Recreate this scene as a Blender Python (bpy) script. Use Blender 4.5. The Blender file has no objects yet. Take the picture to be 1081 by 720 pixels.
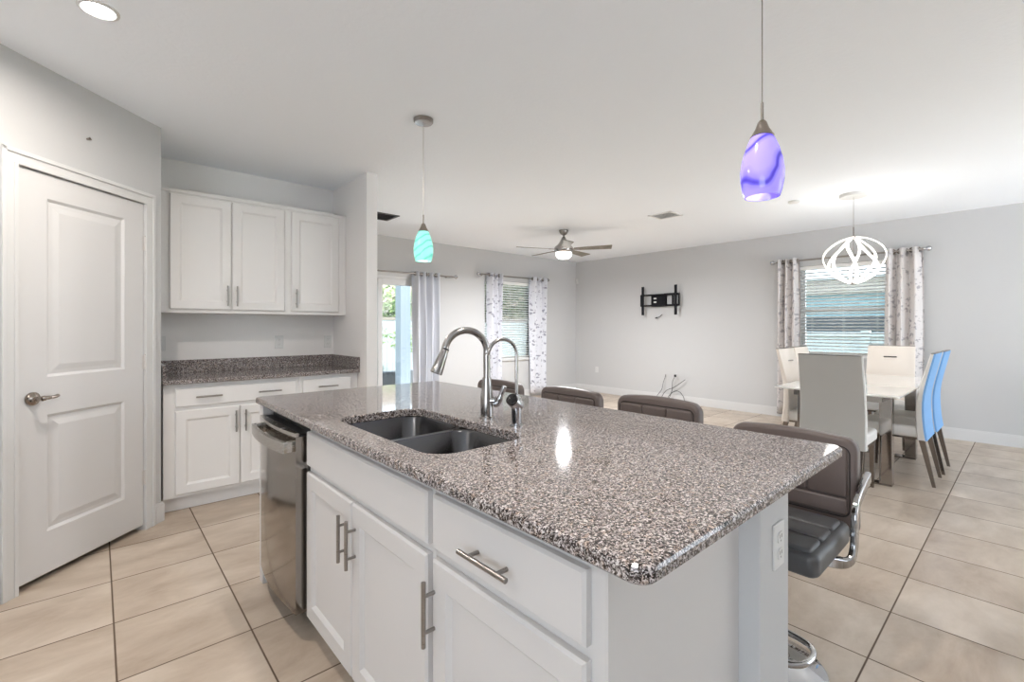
import bpy, bmesh, math, random
from mathutils import Vector, Matrix

random.seed(7)
PI = math.pi
sc = bpy.context.scene
COL = sc.collection

# ------------------------------------------------------------------ camera
cam_d = bpy.data.cameras.new('camera')
cam_d.sensor_width = 36.0
cam_d.lens = 16.3286
cam_d.shift_y = -15.0 / 1081.0
cam_d.clip_start = 0.02
cam_d.clip_end = 200
cam = bpy.data.objects.new('camera', cam_d)
cam.location = (0, 0, 1.30)
cam.rotation_euler = (PI / 2, 0, math.radians(48.25784 - 90))
COL.objects.link(cam)
sc.camera = cam

# ------------------------------------------------------------------ view, world, lights
sc.view_settings.view_transform = 'Standard'
sc.view_settings.look = 'None'
sc.view_settings.gamma = 1.0
sc.view_settings.use_curve_mapping = False
EXPOSURE = 1.67
SKY = 1.9
CAN_POWER = 5.6
sc.view_settings.exposure = EXPOSURE
try:
    sc.cycles.use_denoising = True
    sc.cycles.max_bounces = 10
    sc.cycles.diffuse_bounces = 8
    sc.cycles.glossy_bounces = 5
    sc.cycles.transparent_max_bounces = 12
    sc.cycles.caustics_reflective = False
    sc.cycles.caustics_refractive = False
    sc.cycles.sample_clamp_indirect = 4.0
except Exception:
    pass

world = bpy.data.worlds.new('sky')
sc.world = world
world.use_nodes = True
wn = world.node_tree.nodes
wl = world.node_tree.links
bg = wn['Background']
tc = wn.new('ShaderNodeTexCoord')
sep = wn.new('ShaderNodeSeparateXYZ')
ramp = wn.new('ShaderNodeValToRGB')
mp = wn.new('ShaderNodeMapRange')
mp.inputs['From Min'].default_value = -1
mp.inputs['From Max'].default_value = 1
wl.new(tc.outputs['Generated'], sep.inputs[0])
wl.new(sep.outputs['Z'], mp.inputs['Value'])
wl.new(mp.outputs[0], ramp.inputs[0])
el = ramp.color_ramp.elements
el[0].position = 0.0
el[0].color = (0.53, 0.54, 0.56, 1)
el[1].position = 1.0
el[1].color = (0.62, 0.78, 1.0, 1)
e = el.new(0.49)
e.color = (0.60, 0.61, 0.63, 1)
e = el.new(0.52)
e.color = (0.80, 0.90, 1.0, 1)
wl.new(ramp.outputs[0], bg.inputs['Color'])
bg.inputs['Strength'].default_value = SKY

sun_d = bpy.data.lights.new('sun', 'SUN')
sun_d.energy = 7.0
sun_d.angle = math.radians(3)
sun_d.color = (1.0, 1.0, 1.0)
sun = bpy.data.objects.new('sun', sun_d)
sun.rotation_euler = (math.radians(35), math.radians(12), math.radians(20))
COL.objects.link(sun)

# room extents
X0, X1 = -2.6, 7.40          # west and right walls
Y0, Y1 = -3.2, 6.30          # south and rear walls
ZC = 2.63


# ------------------------------------------------------------------ materials
def mat(name, color=(0.8, 0.8, 0.8), rough=0.5, metal=0.0, emis=None, estr=0.0, spec=0.5, coat=0.0, bump=None, alpha=None):
    m = bpy.data.materials.new(name)
    m.use_nodes = True
    b = m.node_tree.nodes['Principled BSDF']
    b.inputs['Base Color'].default_value = (*color, 1)
    b.inputs['Roughness'].default_value = rough
    b.inputs['Metallic'].default_value = metal
    b.inputs['Specular IOR Level'].default_value = spec
    if coat:
        b.inputs['Coat Weight'].default_value = coat
        b.inputs['Coat Roughness'].default_value = 0.08
    if emis:
        b.inputs['Emission Color'].default_value = (*emis, 1)
        b.inputs['Emission Strength'].default_value = estr
    if bump:
        scale, strength, dist = bump
        nt = m.node_tree
        tcn = nt.nodes.new('ShaderNodeTexCoord')
        n = nt.nodes.new('ShaderNodeTexNoise')
        n.inputs['Scale'].default_value = scale
        n.inputs['Detail'].default_value = 4
        bp = nt.nodes.new('ShaderNodeBump')
        bp.inputs['Strength'].default_value = strength
        bp.inputs['Distance'].default_value = dist
        nt.links.new(tcn.outputs['Object'], n.inputs['Vector'])
        nt.links.new(n.outputs['Fac'], bp.inputs['Height'])
        nt.links.new(bp.outputs['Normal'], b.inputs['Normal'])
    return m


def sramp(nt, stops, interp='LINEAR'):
    r = nt.nodes.new('ShaderNodeValToRGB')
    r.color_ramp.interpolation = interp
    els = r.color_ramp.elements
    els[0].position, els[0].color = stops[0][0], (*stops[0][1], 1)
    els[1].position, els[1].color = stops[1][0], (*stops[1][1], 1)
    for p, c in stops[2:]:
        x = els.new(p)
        x.color = (*c, 1)
    return r


def mathn(nt, op, a=None, b=None):
    n = nt.nodes.new('ShaderNodeMath')
    n.operation = op
    for i, v in enumerate((a, b)):
        if v is None:
            continue
        if isinstance(v, (int, float)):
            n.inputs[i].default_value = v
        else:
            nt.links.new(v, n.inputs[i])
    return n.outputs[0]


def granite_material():
    m = mat('speckled_granite', rough=0.06, spec=0.5)
    nt = m.node_tree
    b = nt.nodes['Principled BSDF']
    t = nt.nodes.new('ShaderNodeTexCoord')
    # warp so that the mineral grains are ragged
    wn_ = nt.nodes.new('ShaderNodeTexNoise')
    wn_.inputs['Scale'].default_value = 95
    wn_.inputs['Detail'].default_value = 3
    nt.links.new(t.outputs['Object'], wn_.inputs['Vector'])
    mx = nt.nodes.new('ShaderNodeMix')
    mx.data_type = 'RGBA'
    mx.blend_type = 'LINEAR_LIGHT'
    mx.inputs['Factor'].default_value = 0.012
    nt.links.new(t.outputs['Object'], mx.inputs['A'])
    nt.links.new(wn_.outputs['Color'], mx.inputs['B'])
    v = nt.nodes.new('ShaderNodeTexVoronoi')
    v.inputs['Scale'].default_value = 350
    nt.links.new(mx.outputs['Result'], v.inputs['Vector'])
    sp = nt.nodes.new('ShaderNodeSeparateColor')
    nt.links.new(v.outputs['Color'], sp.inputs[0])
    # cluster the dark grains
    cl = nt.nodes.new('ShaderNodeTexNoise')
    cl.inputs['Scale'].default_value = 160
    cl.inputs['Detail'].default_value = 2
    nt.links.new(t.outputs['Object'], cl.inputs['Vector'])
    a = mathn(nt, 'MULTIPLY', sp.outputs[0], 0.62)
    c = mathn(nt, 'MULTIPLY', cl.outputs['Fac'], 1.0)
    s = mathn(nt, 'ADD', a, c)
    s = mathn(nt, 'SUBTRACT', s, 0.315)
    r = sramp(nt, [(0.0, (0.010, 0.009, 0.010)), (1.0, (0.66, 0.62, 0.61)), (0.34, (0.020, 0.015, 0.014)), (0.43, (0.085, 0.066, 0.062)),
                   (0.52, (0.21, 0.180, 0.172)), (0.62, (0.36, 0.325, 0.315)), (0.74, (0.56, 0.52, 0.51))])
    nt.links.new(s, r.inputs[0])
    # tan minerals
    v2 = nt.nodes.new('ShaderNodeTexNoise')
    v2.inputs['Scale'].default_value = 70
    v2.inputs['Detail'].default_value = 1
    mpg = nt.nodes.new('ShaderNodeMapping')
    mpg.inputs['Location'].default_value = (3.1, 5.7, 1.3)
    nt.links.new(t.outputs['Object'], mpg.inputs[0])
    nt.links.new(mpg.outputs[0], v2.inputs['Vector'])
    rr = sramp(nt, [(0.56, (0, 0, 0)), (0.68, (0.5, 0.5, 0.5))])
    nt.links.new(v2.outputs['Fac'], rr.inputs[0])
    m2 = nt.nodes.new('ShaderNodeMix')
    m2.data_type = 'RGBA'
    m2.blend_type = 'MULTIPLY'
    nt.links.new(rr.outputs[0], m2.inputs['Factor'])
    nt.links.new(r.outputs[0], m2.inputs['A'])
    m2.inputs['B'].default_value = (0.86, 0.66, 0.48, 1)
    nt.links.new(m2.outputs['Result'], b.inputs['Base Color'])
    return m


def floor_material():
    m = mat('beige_floor_tile', rough=0.35, spec=0.4)
    nt = m.node_tree
    b = nt.nodes['Principled BSDF']
    t = nt.nodes.new('ShaderNodeTexCoord')
    s = nt.nodes.new('ShaderNodeSeparateXYZ')
    nt.links.new(t.outputs['Object'], s.inputs[0])
    TX, TY = 0.4405, 0.45
    ux = mathn(nt, 'DIVIDE', mathn(nt, 'SUBTRACT', s.outputs['X'], 0.053 - 20 * TX), TX)
    uy = mathn(nt, 'DIVIDE', mathn(nt, 'SUBTRACT', s.outputs['Y'], 0.431 - 20 * TY), TY)
    fx = mathn(nt, 'FRACT', ux)
    fy = mathn(nt, 'FRACT', uy)
    dx = mathn(nt, 'MULTIPLY', mathn(nt, 'MINIMUM', fx, mathn(nt, 'SUBTRACT', 1.0, fx)), TX)
    dy = mathn(nt, 'MULTIPLY', mathn(nt, 'MINIMUM', fy, mathn(nt, 'SUBTRACT', 1.0, fy)), TY)
    d = mathn(nt, 'MINIMUM', dx, dy)
    mask = nt.nodes.new('ShaderNodeMapRange')
    mask.inputs['From Min'].default_value = 0.0020
    mask.inputs['From Max'].default_value = 0.0042
    nt.links.new(d, mask.inputs['Value'])
    # per tile tone
    cb = nt.nodes.new('ShaderNodeCombineXYZ')
    nt.links.new(mathn(nt, 'FLOOR', ux), cb.inputs[0])
    nt.links.new(mathn(nt, 'FLOOR', uy), cb.inputs[1])
    wnz = nt.nodes.new('ShaderNodeTexWhiteNoise')
    wnz.noise_dimensions = '2D'
    nt.links.new(cb.outputs[0], wnz.inputs['Vector'])
    # veining, shifted on each tile, streaky along x
    off = nt.nodes.new('ShaderNodeVectorMath')
    off.operation = 'MULTIPLY_ADD'
    nt.links.new(wnz.outputs['Color'], off.inputs[0])
    off.inputs[1].default_value = (7, 7, 7)
    nt.links.new(t.outputs['Object'], off.inputs[2])
    mpg = nt.nodes.new('ShaderNodeMapping')
    mpg.inputs['Scale'].default_value = (1.5, 2.9, 1)
    mpg.inputs['Rotation'].default_value = (0, 0, 0.12)
    nt.links.new(off.outputs[0], mpg.inputs[0])
    n1 = nt.nodes.new('ShaderNodeTexNoise')
    n1.inputs['Scale'].default_value = 1.6
    n1.inputs['Detail'].default_value = 7
    n1.inputs['Roughness'].default_value = 0.62
    n1.inputs['Distortion'].default_value = 0.35
    nt.links.new(mpg.outputs[0], n1.inputs['Vector'])
    sm = mathn(nt, 'ADD', n1.outputs['Fac'], mathn(nt, 'MULTIPLY', mathn(nt, 'SUBTRACT', wnz.outputs['Value'], 0.5), 0.12))
    r = sramp(nt, [(0.28, (0.365, 0.283, 0.215)), (0.72, (0.595, 0.510, 0.425)), (0.5, (0.485, 0.400, 0.318))])
    nt.links.new(sm, r.inputs[0])
    mx = nt.nodes.new('ShaderNodeMix')
    mx.data_type = 'RGBA'
    nt.links.new(mask.outputs[0], mx.inputs['Factor'])
    mx.inputs['A'].default_value = (0.12, 0.082, 0.055, 1)
    nt.links.new(r.outputs[0], mx.inputs['B'])
    nt.links.new(mx.outputs['Result'], b.inputs['Base Color'])
    bp = nt.nodes.new('ShaderNodeBump')
    bp.inputs['Strength'].default_value = 0.5
    bp.inputs['Distance'].default_value = 0.003
    nt.links.new(mask.outputs[0], bp.inputs['Height'])
    nt.links.new(bp.outputs[0], b.inputs['Normal'])
    ro = nt.nodes.new('ShaderNodeMapRange')
    ro.inputs['To Min'].default_value = 0.8
    ro.inputs['To Max'].default_value = 0.33
    nt.links.new(mask.outputs[0], ro.inputs['Value'])
    nt.links.new(ro.outputs[0], b.inputs['Roughness'])
    return m


def curtain_material(name, base, spot, amount=0.6, scale=16):
    m = mat(name, base, rough=0.85, spec=0.2)
    nt = m.node_tree
    b = nt.nodes['Principled BSDF']
    t = nt.nodes.new('ShaderNodeTexCoord')
    mpg = nt.nodes.new('ShaderNodeMapping')
    mpg.inputs['Scale'].default_value = (1, 1, 1)
    nt.links.new(t.outputs['UV'], mpg.inputs[0])
    v = nt.nodes.new('ShaderNodeTexVoronoi')
    v.inputs['Scale'].default_value = scale
    v.inputs['Randomness'].default_value = 0.75
    n = nt.nodes.new('ShaderNodeTexNoise')
    n.inputs['Scale'].default_value = scale * 2.6
    n.inputs['Detail'].default_value = 3
    nt.links.new(mpg.outputs[0], v.inputs['Vector'])
    nt.links.new(mpg.outputs[0], n.inputs['Vector'])
    # sprigs: noisy blobs close to the cell centres
    s = mathn(nt, 'ADD', mathn(nt, 'MULTIPLY', v.outputs['Distance'], 0.62), mathn(nt, 'MULTIPLY', n.outputs['Fac'], 0.9))
    r = sramp(nt, [(0.58, (1, 1, 1)), (0.68, (0, 0, 0))])
    nt.links.new(s, r.inputs[0])
    f = mathn(nt, 'MULTIPLY', r.outputs[0], amount)
    mx = nt.nodes.new('ShaderNodeMix')
    mx.data_type = 'RGBA'
    nt.links.new(f, mx.inputs['Factor'])
    mx.inputs['A'].default_value = (*base, 1)
    mx.inputs['B'].default_value = (*spot, 1)
    nt.links.new(mx.outputs['Result'], b.inputs['Base Color'])
    b.inputs['Subsurface Weight'].default_value = 0.0
    return m


def swirl_glass(name, light, dark, strength, scale=3.6, distortion=8.0):
    """lit art-glass shade: lamp light glowing through swirled coloured glass"""
    m = mat(name, light, rough=0.12, spec=0.5)
    nt = m.node_tree
    b = nt.nodes['Principled BSDF']
    t = nt.nodes.new('ShaderNodeTexCoord')
    mpg = nt.nodes.new('ShaderNodeMapping')
    mpg.inputs['Rotation'].default_value = (0.5, 0.35, 0)
    nt.links.new(t.outputs['Object'], mpg.inputs[0])
    w = nt.nodes.new('ShaderNodeTexWave')
    w.wave_type = 'BANDS'
    w.bands_direction = 'Z'
    w.inputs['Scale'].default_value = scale
    w.inputs['Distortion'].default_value = distortion
    w.inputs['Detail'].default_value = 1.5
    w.inputs['Detail Scale'].default_value = 1.6
    nt.links.new(mpg.outputs[0], w.inputs['Vector'])
    r = sramp(nt, [(0.0, dark), (0.62, light), (0.16, tuple(0.35 * a + 0.65 * c for a, c in zip(dark, light)))])
    nt.links.new(w.outputs['Fac'], r.inputs[0])
    nt.links.new(r.outputs[0], b.inputs['Base Color'])
    nt.links.new(r.outputs[0], b.inputs['Emission Color'])
    b.inputs['Emission Strength'].default_value = strength
    return m


def brushed(name, color, rough, aniso_scale=(4, 4, 160)):
    m = mat(name, color, rough=rough, metal=1.0)
    nt = m.node_tree
    b = nt.nodes['Principled BSDF']
    t = nt.nodes.new('ShaderNodeTexCoord')
    mpg = nt.nodes.new('ShaderNodeMapping')
    mpg.inputs['Scale'].default_value = aniso_scale
    n = nt.nodes.new('ShaderNodeTexNoise')
    n.inputs['Scale'].default_value = 6
    nt.links.new(t.outputs['Object'], mpg.inputs[0])
    nt.links.new(mpg.outputs[0], n.inputs['Vector'])
    mr = nt.nodes.new('ShaderNodeMapRange')
    mr.inputs['To Min'].default_value = max(0.02, rough - 0.08)
    mr.inputs['To Max'].default_value = rough + 0.08
    nt.links.new(n.outputs['Fac'], mr.inputs['Value'])
    nt.links.new(mr.outputs[0], b.inputs['Roughness'])
    return m


def noise_two(name, c1, c2, scale, rough=0.8, detail=5, lo=0.35, hi=0.65):
    m = mat(name, c1, rough=rough, spec=0.3)
    nt = m.node_tree
    b = nt.nodes['Principled BSDF']
    t = nt.nodes.new('ShaderNodeTexCoord')
    n = nt.nodes.new('ShaderNodeTexNoise')
    n.inputs['Scale'].default_value = scale
    n.inputs['Detail'].default_value = detail
    nt.links.new(t.outputs['Object'], n.inputs['Vector'])
    r = sramp(nt, [(lo, c1), (hi, c2)])
    nt.links.new(n.outputs['Fac'], r.inputs[0])
    nt.links.new(r.outputs[0], b.inputs['Base Color'])
    return m


M_WALL = mat('wall_paint', (0.55, 0.553, 0.556), 0.75, spec=0.25, bump=(60, 0.12, 0.004))
M_CEIL = mat('ceiling_paint', (0.865, 0.90, 0.94), 0.85, spec=0.15, bump=(38, 0.22, 0.006))
M_TRIM = mat('trim_paint', (0.64, 0.64, 0.64), 0.4)
M_DOOR = mat('door_paint', (0.63, 0.625, 0.625), 0.42)
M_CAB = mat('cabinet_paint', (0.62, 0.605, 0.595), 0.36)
M_CAB_LIT = mat('lit_cabinet_paint', (0.76, 0.75, 0.74), 0.36)  # cabinet paint lightened to stand in for light missing in the alcove
M_WALL_LIT = mat('lit_wall_paint', (0.79, 0.775, 0.765), 0.75, spec=0.25, bump=(60, 0.12, 0.004))  # wall paint lightened in place of light on the dim kitchen alcove
M_CABIN = mat('toe_kick_paint', (0.55, 0.54, 0.52), 0.6)  # slightly darker cabinet paint for the island toe kicks
M_FLOOR = floor_material()
M_GRANITE = granite_material()
M_NICKEL = brushed('brushed_nickel', (0.33, 0.31, 0.29), 0.30)
M_CHROME = mat('polished_chrome', (0.48, 0.48, 0.49), 0.06, metal=1.0)
M_FAUCET = mat('satin_faucet_metal', (0.40, 0.385, 0.375), 0.17, metal=1.0)
M_DARKNICKEL = mat('dark_nickel', (0.36, 0.31, 0.27), 0.20, metal=1.0)
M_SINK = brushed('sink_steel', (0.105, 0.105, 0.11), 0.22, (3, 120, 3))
M_DW = brushed('slate_steel', (0.34, 0.315, 0.29), 0.13, (3, 3, 90))
M_DWTRIM = brushed('steel_trim', (0.55, 0.53, 0.50), 0.25)
M_HINGE = mat('painted_hinge', (0.60, 0.575, 0.56), 0.35)
M_BLACK = mat('black_plastic', (0.012, 0.012, 0.013), 0.35)
M_GLOSSBLACK = mat('gloss_black', (0.006, 0.006, 0.007), 0.06)
M_BOWL = mat('fan_bowl_glass', (1, 1, 1), 0.4, emis=(1.0, 0.98, 0.95), estr=2.2)
M_BLACKM = mat('black_metal', (0.006, 0.006, 0.009), 0.55, spec=0.2)
M_LEATHER = mat('brown_grey_leather', (0.125, 0.098, 0.090), 0.42, spec=0.45, bump=(220, 0.12, 0.002))
M_LEATHERS = mat('charcoal_leather', (0.085, 0.085, 0.088), 0.40, spec=0.45, bump=(220, 0.12, 0.002))
M_SEAM = mat('dark_seam', (0.02, 0.017, 0.016), 0.7)
M_WHITELEA = mat('white_leather', (0.74, 0.72, 0.69), 0.42)
M_SHADELEA = mat('shaded_pale_leather', (0.45, 0.45, 0.435), 0.45)  # pale leather with shade put into its colour, for the near chair's back
M_CREAMLEA = mat('cream_leather', (0.76, 0.69, 0.62), 0.45)
M_BLUELEA = mat('light_blue_leather', (0.16, 0.36, 0.66), 0.5)
M_CHAIRLEG = mat('smoked_steel', (0.24, 0.21, 0.19), 0.22, metal=1.0)
M_TABLELEG = mat('polished_table_steel', (0.36, 0.33, 0.31), 0.08, metal=1.0)
M_TABLEGLASS = mat('white_table_glass', (0.80, 0.79, 0.76), 0.06, coat=0.5)
M_PLASTIC = mat('white_plastic', (0.66, 0.66, 0.65), 0.4)
M_SLOT = mat('outlet_slot', (0.30, 0.29, 0.28), 0.6)
M_CURT = curtain_material('printed_curtain', (0.66, 0.63, 0.62), (0.20, 0.19, 0.215), 0.6, 15)
M_CURT2 = curtain_material('printed_curtain_blue', (0.68, 0.69, 0.735), (0.22, 0.22, 0.27), 0.85, 15)
M_CURTP = mat('plain_grey_curtain', (0.62, 0.64, 0.69), 0.8)
M_BLIND = mat('white_blind', (0.80, 0.80, 0.78), 0.45)
M_GREEN = swirl_glass('aqua_swirl_glass', (0.22, 0.66, 0.52), (0.10, 0.44, 0.35), 0.36, 7.5, 3.0)
M_PURPLE = swirl_glass('violet_swirl_glass', (0.235, 0.19, 0.80), (0.05, 0.035, 0.34), 0.34)
M_LED = mat('led_strip', (1, 1, 1), 0.5, emis=(1.0, 0.93, 0.82), estr=2.2)
M_LAMP = mat('lamp_diffuser', (1, 1, 1), 0.5, emis=(1.0, 0.97, 0.92), estr=5.0)
M_BULB = mat('bulb_glass', (1, 1, 1), 0.4, emis=(1.0, 0.96, 0.92), estr=0.3)
M_FANBLADE = noise_two('fan_blade_grey_wood', (0.16, 0.145, 0.12), (0.22, 0.20, 0.17), 12, 0.5)
M_GRILLE = mat('dark_grille', (0.10, 0.10, 0.11), 0.6)
M_VENT = mat('vent_paint', (0.80, 0.80, 0.79), 0.5)


def glass_material():
    m = bpy.data.materials.new('window_glass')
    m.use_nodes = True
    nt = m.node_tree
    for n in list(nt.nodes):
        if n.type != 'OUTPUT_MATERIAL':
            nt.nodes.remove(n)
    out = [n for n in nt.nodes if n.type == 'OUTPUT_MATERIAL'][0]
    tr = nt.nodes.new('ShaderNodeBsdfTransparent')
    tr.inputs[0].default_value = (0.94, 0.97, 0.97, 1)
    gl = nt.nodes.new('ShaderNodeBsdfGlossy')
    gl.inputs['Roughness'].default_value = 0.02
    fr = nt.nodes.new('ShaderNodeFresnel')
    fr.inputs[0].default_value = 1.45
    mx = nt.nodes.new('ShaderNodeMixShader')
    nt.links.new(fr.outputs[0], mx.inputs[0])
    nt.links.new(tr.outputs[0], mx.inputs[1])
    nt.links.new(gl.outputs[0], mx.inputs[2])
    nt.links.new(mx.outputs[0], out.inputs['Surface'])
    return m


M_GLASS = glass_material()


# ------------------------------------------------------------------ helpers
def tag(o, label=None, cat=None, group=None, kind=None):
    if label:
        o['label'] = label
    if cat:
        o['category'] = cat
    if group:
        o['group'] = group
    if kind:
        o['kind'] = kind
    return o


def thing(name, label, cat, loc=(0, 0, 0), rz=0.0, group=None, kind=None):
    o = bpy.data.objects.new(name, None)
    o.empty_display_size = 0.1
    o.location = loc
    o.rotation_euler = (0, 0, rz)
    COL.objects.link(o)
    return tag(o, label, cat, group, kind)


def dup(root, loc, rz=0.0, label=None, group=None):
    r = root.copy()
    COL.objects.link(r)
    r.location = loc
    r.rotation_euler = (0, 0, rz)
    if label:
        r['label'] = label
    if group:
        r['group'] = group
    for ch in list(root.children):
        c = ch.copy()
        COL.objects.link(c)
        c.parent = r
        for g in list(ch.children):
            d = g.copy()
            COL.objects.link(d)
            d.parent = c
    return r


def smooth_path(pts, n=8, closed=False):
    P = [Vector(p) for p in pts]
    out = []
    N = len(P)
    rng = range(N if closed else N - 1)
    for i in rng:
        if closed:
            p0, p1, p2, p3 = P[(i - 1) % N], P[i], P[(i + 1) % N], P[(i + 2) % N]
        else:
            p1, p2 = P[i], P[i + 1]
            p0 = P[i - 1] if i > 0 else p1 * 2 - p2
            p3 = P[i + 2] if i + 2 < N else p2 * 2 - p1
        for k in range(n):
            t = k / n
            out.append(0.5 * ((2 * p1) + (-p0 + p2) * t + (2 * p0 - 5 * p1 + 4 * p2 - p3) * t * t + (-p0 + 3 * p1 - 3 * p2 + p3) * t ** 3))
    if not closed:
        out.append(P[-1])
    return out


def arc(c, r, a0, a1, n, ax=(1, 0, 0), ay=(0, 0, 1)):
    c, ax, ay = Vector(c), Vector(ax), Vector(ay)
    return [c + ax * (r * math.cos(a0 + (a1 - a0) * i / n)) + ay * (r * math.sin(a0 + (a1 - a0) * i / n)) for i in range(n + 1)]


def rrect(x0, y0, x1, y1, r, n=6):
    """rounded rectangle, counter-clockwise"""
    pts = []
    for cx, cy, a in ((x1 - r, y1 - r, 0), (x0 + r, y1 - r, PI / 2), (x0 + r, y0 + r, PI), (x1 - r, y0 + r, 1.5 * PI)):
        for i in range(n + 1):
            t = a + (PI / 2) * i / n
            pts.append((cx + r * math.cos(t), cy + r * math.sin(t)))
    return pts


class MB:
    """collects shapes, given in world (or local) coordinates, into one mesh; subtracts the origin of the thing it belongs to"""

    def __init__(self, origin=(0, 0, 0)):
        self.bm = bmesh.new()
        self.o = Vector(origin)

    def _take(self, tmp, M=None):
        if M is not None:
            bmesh.ops.transform(tmp, matrix=M, verts=tmp.verts)
        me = bpy.data.meshes.new('tmp')
        bmesh.ops.recalc_face_normals(tmp, faces=tmp.faces)
        tmp.to_mesh(me)
        tmp.free()
        self.bm.from_mesh(me)
        bpy.data.meshes.remove(me)
        return self

    def box(self, x0, y0, z0, x1, y1, z1, bev=0.0, seg=2, M=None):
        t = bmesh.new()
        bmesh.ops.create_cube(t, size=1)
        sx, sy, sz = abs(x1 - x0), abs(y1 - y0), abs(z1 - z0)
        bmesh.ops.scale(t, vec=(sx, sy, sz), verts=t.verts)
        if bev > 0:
            bev = min(bev, 0.49 * min(sx, sy, sz))
            bmesh.ops.bevel(t, geom=list(t.edges), offset=bev, segments=seg, profile=0.5, affect='EDGES')
        bmesh.ops.translate(t, vec=((x0 + x1) / 2, (y0 + y1) / 2, (z0 + z1) / 2), verts=t.verts)
        return self._take(t, M)

    def loops(self, rings, cap0=True, cap1=True, closed=False, M=None):
        """rings: lists of points with equal counts"""
        t = bmesh.new()
        R = [[t.verts.new(Vector(p)) for p in ring] for ring in rings]
        n = len(R[0])
        seq = list(range(len(R) - 1)) + ([-1] if closed else [])
        for i in seq:
            a, b = R[i], R[(i + 1) if i >= 0 else 0]
            for k in range(n):
                try:
                    t.faces.new((a[k], a[(k + 1) % n], b[(k + 1) % n], b[k]))
                except ValueError:
                    pass
        if not closed:
            if cap0:
                t.faces.new(list(reversed(R[0])))
            if cap1:
                t.faces.new(R[-1])
        return self._take(t, M)

    def tube(self, pts, r, seg=10, closed=False, M=None, up=None):
        """round tube; r number, list, or (w, h) for a flat bar"""
        P = [Vector(p) for p in pts]
        N = len(P)
        rings = []
        nrm = None
        for i in range(N):
            if closed:
                tan = (P[(i + 1) % N] - P[i - 1]).normalized()
            else:
                tan = (P[min(i + 1, N - 1)] - P[max(i - 1, 0)]).normalized()
            if up is not None:
                u = Vector(up)
                nrm = (u - tan * u.dot(tan)).normalized()
            elif nrm is None:
                a = Vector((0, 0, 1)) if abs(tan.z) < 0.9 else Vector((1, 0, 0))
                nrm = (a - tan * a.dot(tan)).normalized()
            else:
                nrm = (nrm - tan * nrm.dot(tan)).normalized()
            bi = tan.cross(nrm)
            if isinstance(r, tuple):
                w, h = r
                rings.append([P[i] + bi * (w / 2 * a) + nrm * (h / 2 * b) for a, b in ((-1, -1), (1, -1), (1, 1), (-1, 1))])
            else:
                rr = r[i] if isinstance(r, list) else r
                rings.append([P[i] + nrm * (rr * math.cos(2 * PI * k / seg)) + bi * (rr * math.sin(2 * PI * k / seg)) for k in range(seg)])
        return self.loops(rings, closed=closed, M=M)

    def lathe(self, prof, c=(0, 0, 0), seg=28, M=None, cap0=True, cap1=True):
        """prof: (radius, z)"""
        c = Vector(c)
        rings = [[c + Vector((max(rr, 1e-4) * math.cos(2 * PI * k / seg), max(rr, 1e-4) * math.sin(2 * PI * k / seg), z)) for k in range(seg)] for rr, z in prof]
        return self.loops(rings, cap0, cap1, M=M)

    def prism(self, poly, z0, z1, bev=0.0, seg=2, M=None):
        """2D outline extruded along z, optional bevel of the rims"""
        n = len(poly)
        area = sum(poly[i][0] * poly[(i + 1) % n][1] - poly[(i + 1) % n][0] * poly[i][1] for i in range(n))
        if area < 0:
            poly = list(reversed(poly))

        def inset(d):
            out = []
            for i in range(n):
                p, q, s = Vector(poly[i - 1]), Vector(poly[i]), Vector(poly[(i + 1) % n])
                a, b = (q - p), (s - q)
                if a.length < 1e-7:
                    a = b
                if b.length < 1e-7:
                    b = a
                a, b = a.normalized(), b.normalized()
                na, nb = Vector((-a.y, a.x)), Vector((-b.y, b.x))
                v = (na + nb)
                v = v / max(0.3, v.length_squared / 2)
                out.append(q + v * d)
            return out
        rings = []
        if bev > 0:
            low, high = [], []
            for k in range(seg + 1):
                a = PI / 2 * k / seg                       # 0: rim of the cap, 90 degrees: side
                ins, dz = bev * (1 - math.sin(a)), bev * (1 - math.cos(a))
                low.append([(p.x, p.y, z0 + dz) for p in inset(ins)])
                high.append([(p.x, p.y, z1 - dz) for p in inset(ins)])
            rings = low + high[::-1]
        else:
            rings = [[(p[0], p[1], z0) for p in poly], [(p[0], p[1], z1) for p in poly]]
        return self.loops(rings, M=M)

    def panel_slab(self, w, h, t, panels, prof, M=None, edge=0.003):
        """slab in the x-z plane, front at y=0, back at y=t; panels: rects (x0,z0,x1,z1) whose border follows prof = [(inset, depth)...]"""
        tm = bmesh.new()
        xs = sorted({edge, w - edge} | {p[0] for p in panels} | {p[2] for p in panels})
        zs = sorted({edge, h - edge} | {p[1] for p in panels} | {p[3] for p in panels})
        cache = {}

        def V(x, y, z):
            k = (round(x, 5), round(y, 5), round(z, 5))
            if k not in cache:
                cache[k] = tm.verts.new((x, y, z))
            return cache[k]

        def quad(*c):
            try:
                tm.faces.new([V(*p) for p in c])
            except ValueError:
                pass
        for i in range(len(xs) - 1):
            for j in range(len(zs) - 1):
                a, b, c, d = xs[i], zs[j], xs[i + 1], zs[j + 1]
                if any(p[0] - 1e-6 <= a and c <= p[2] + 1e-6 and p[1] - 1e-6 <= b and d <= p[3] + 1e-6 for p in panels):
                    continue
                quad((a, 0, b), (c, 0, b), (c, 0, d), (a, 0, d))
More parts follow.
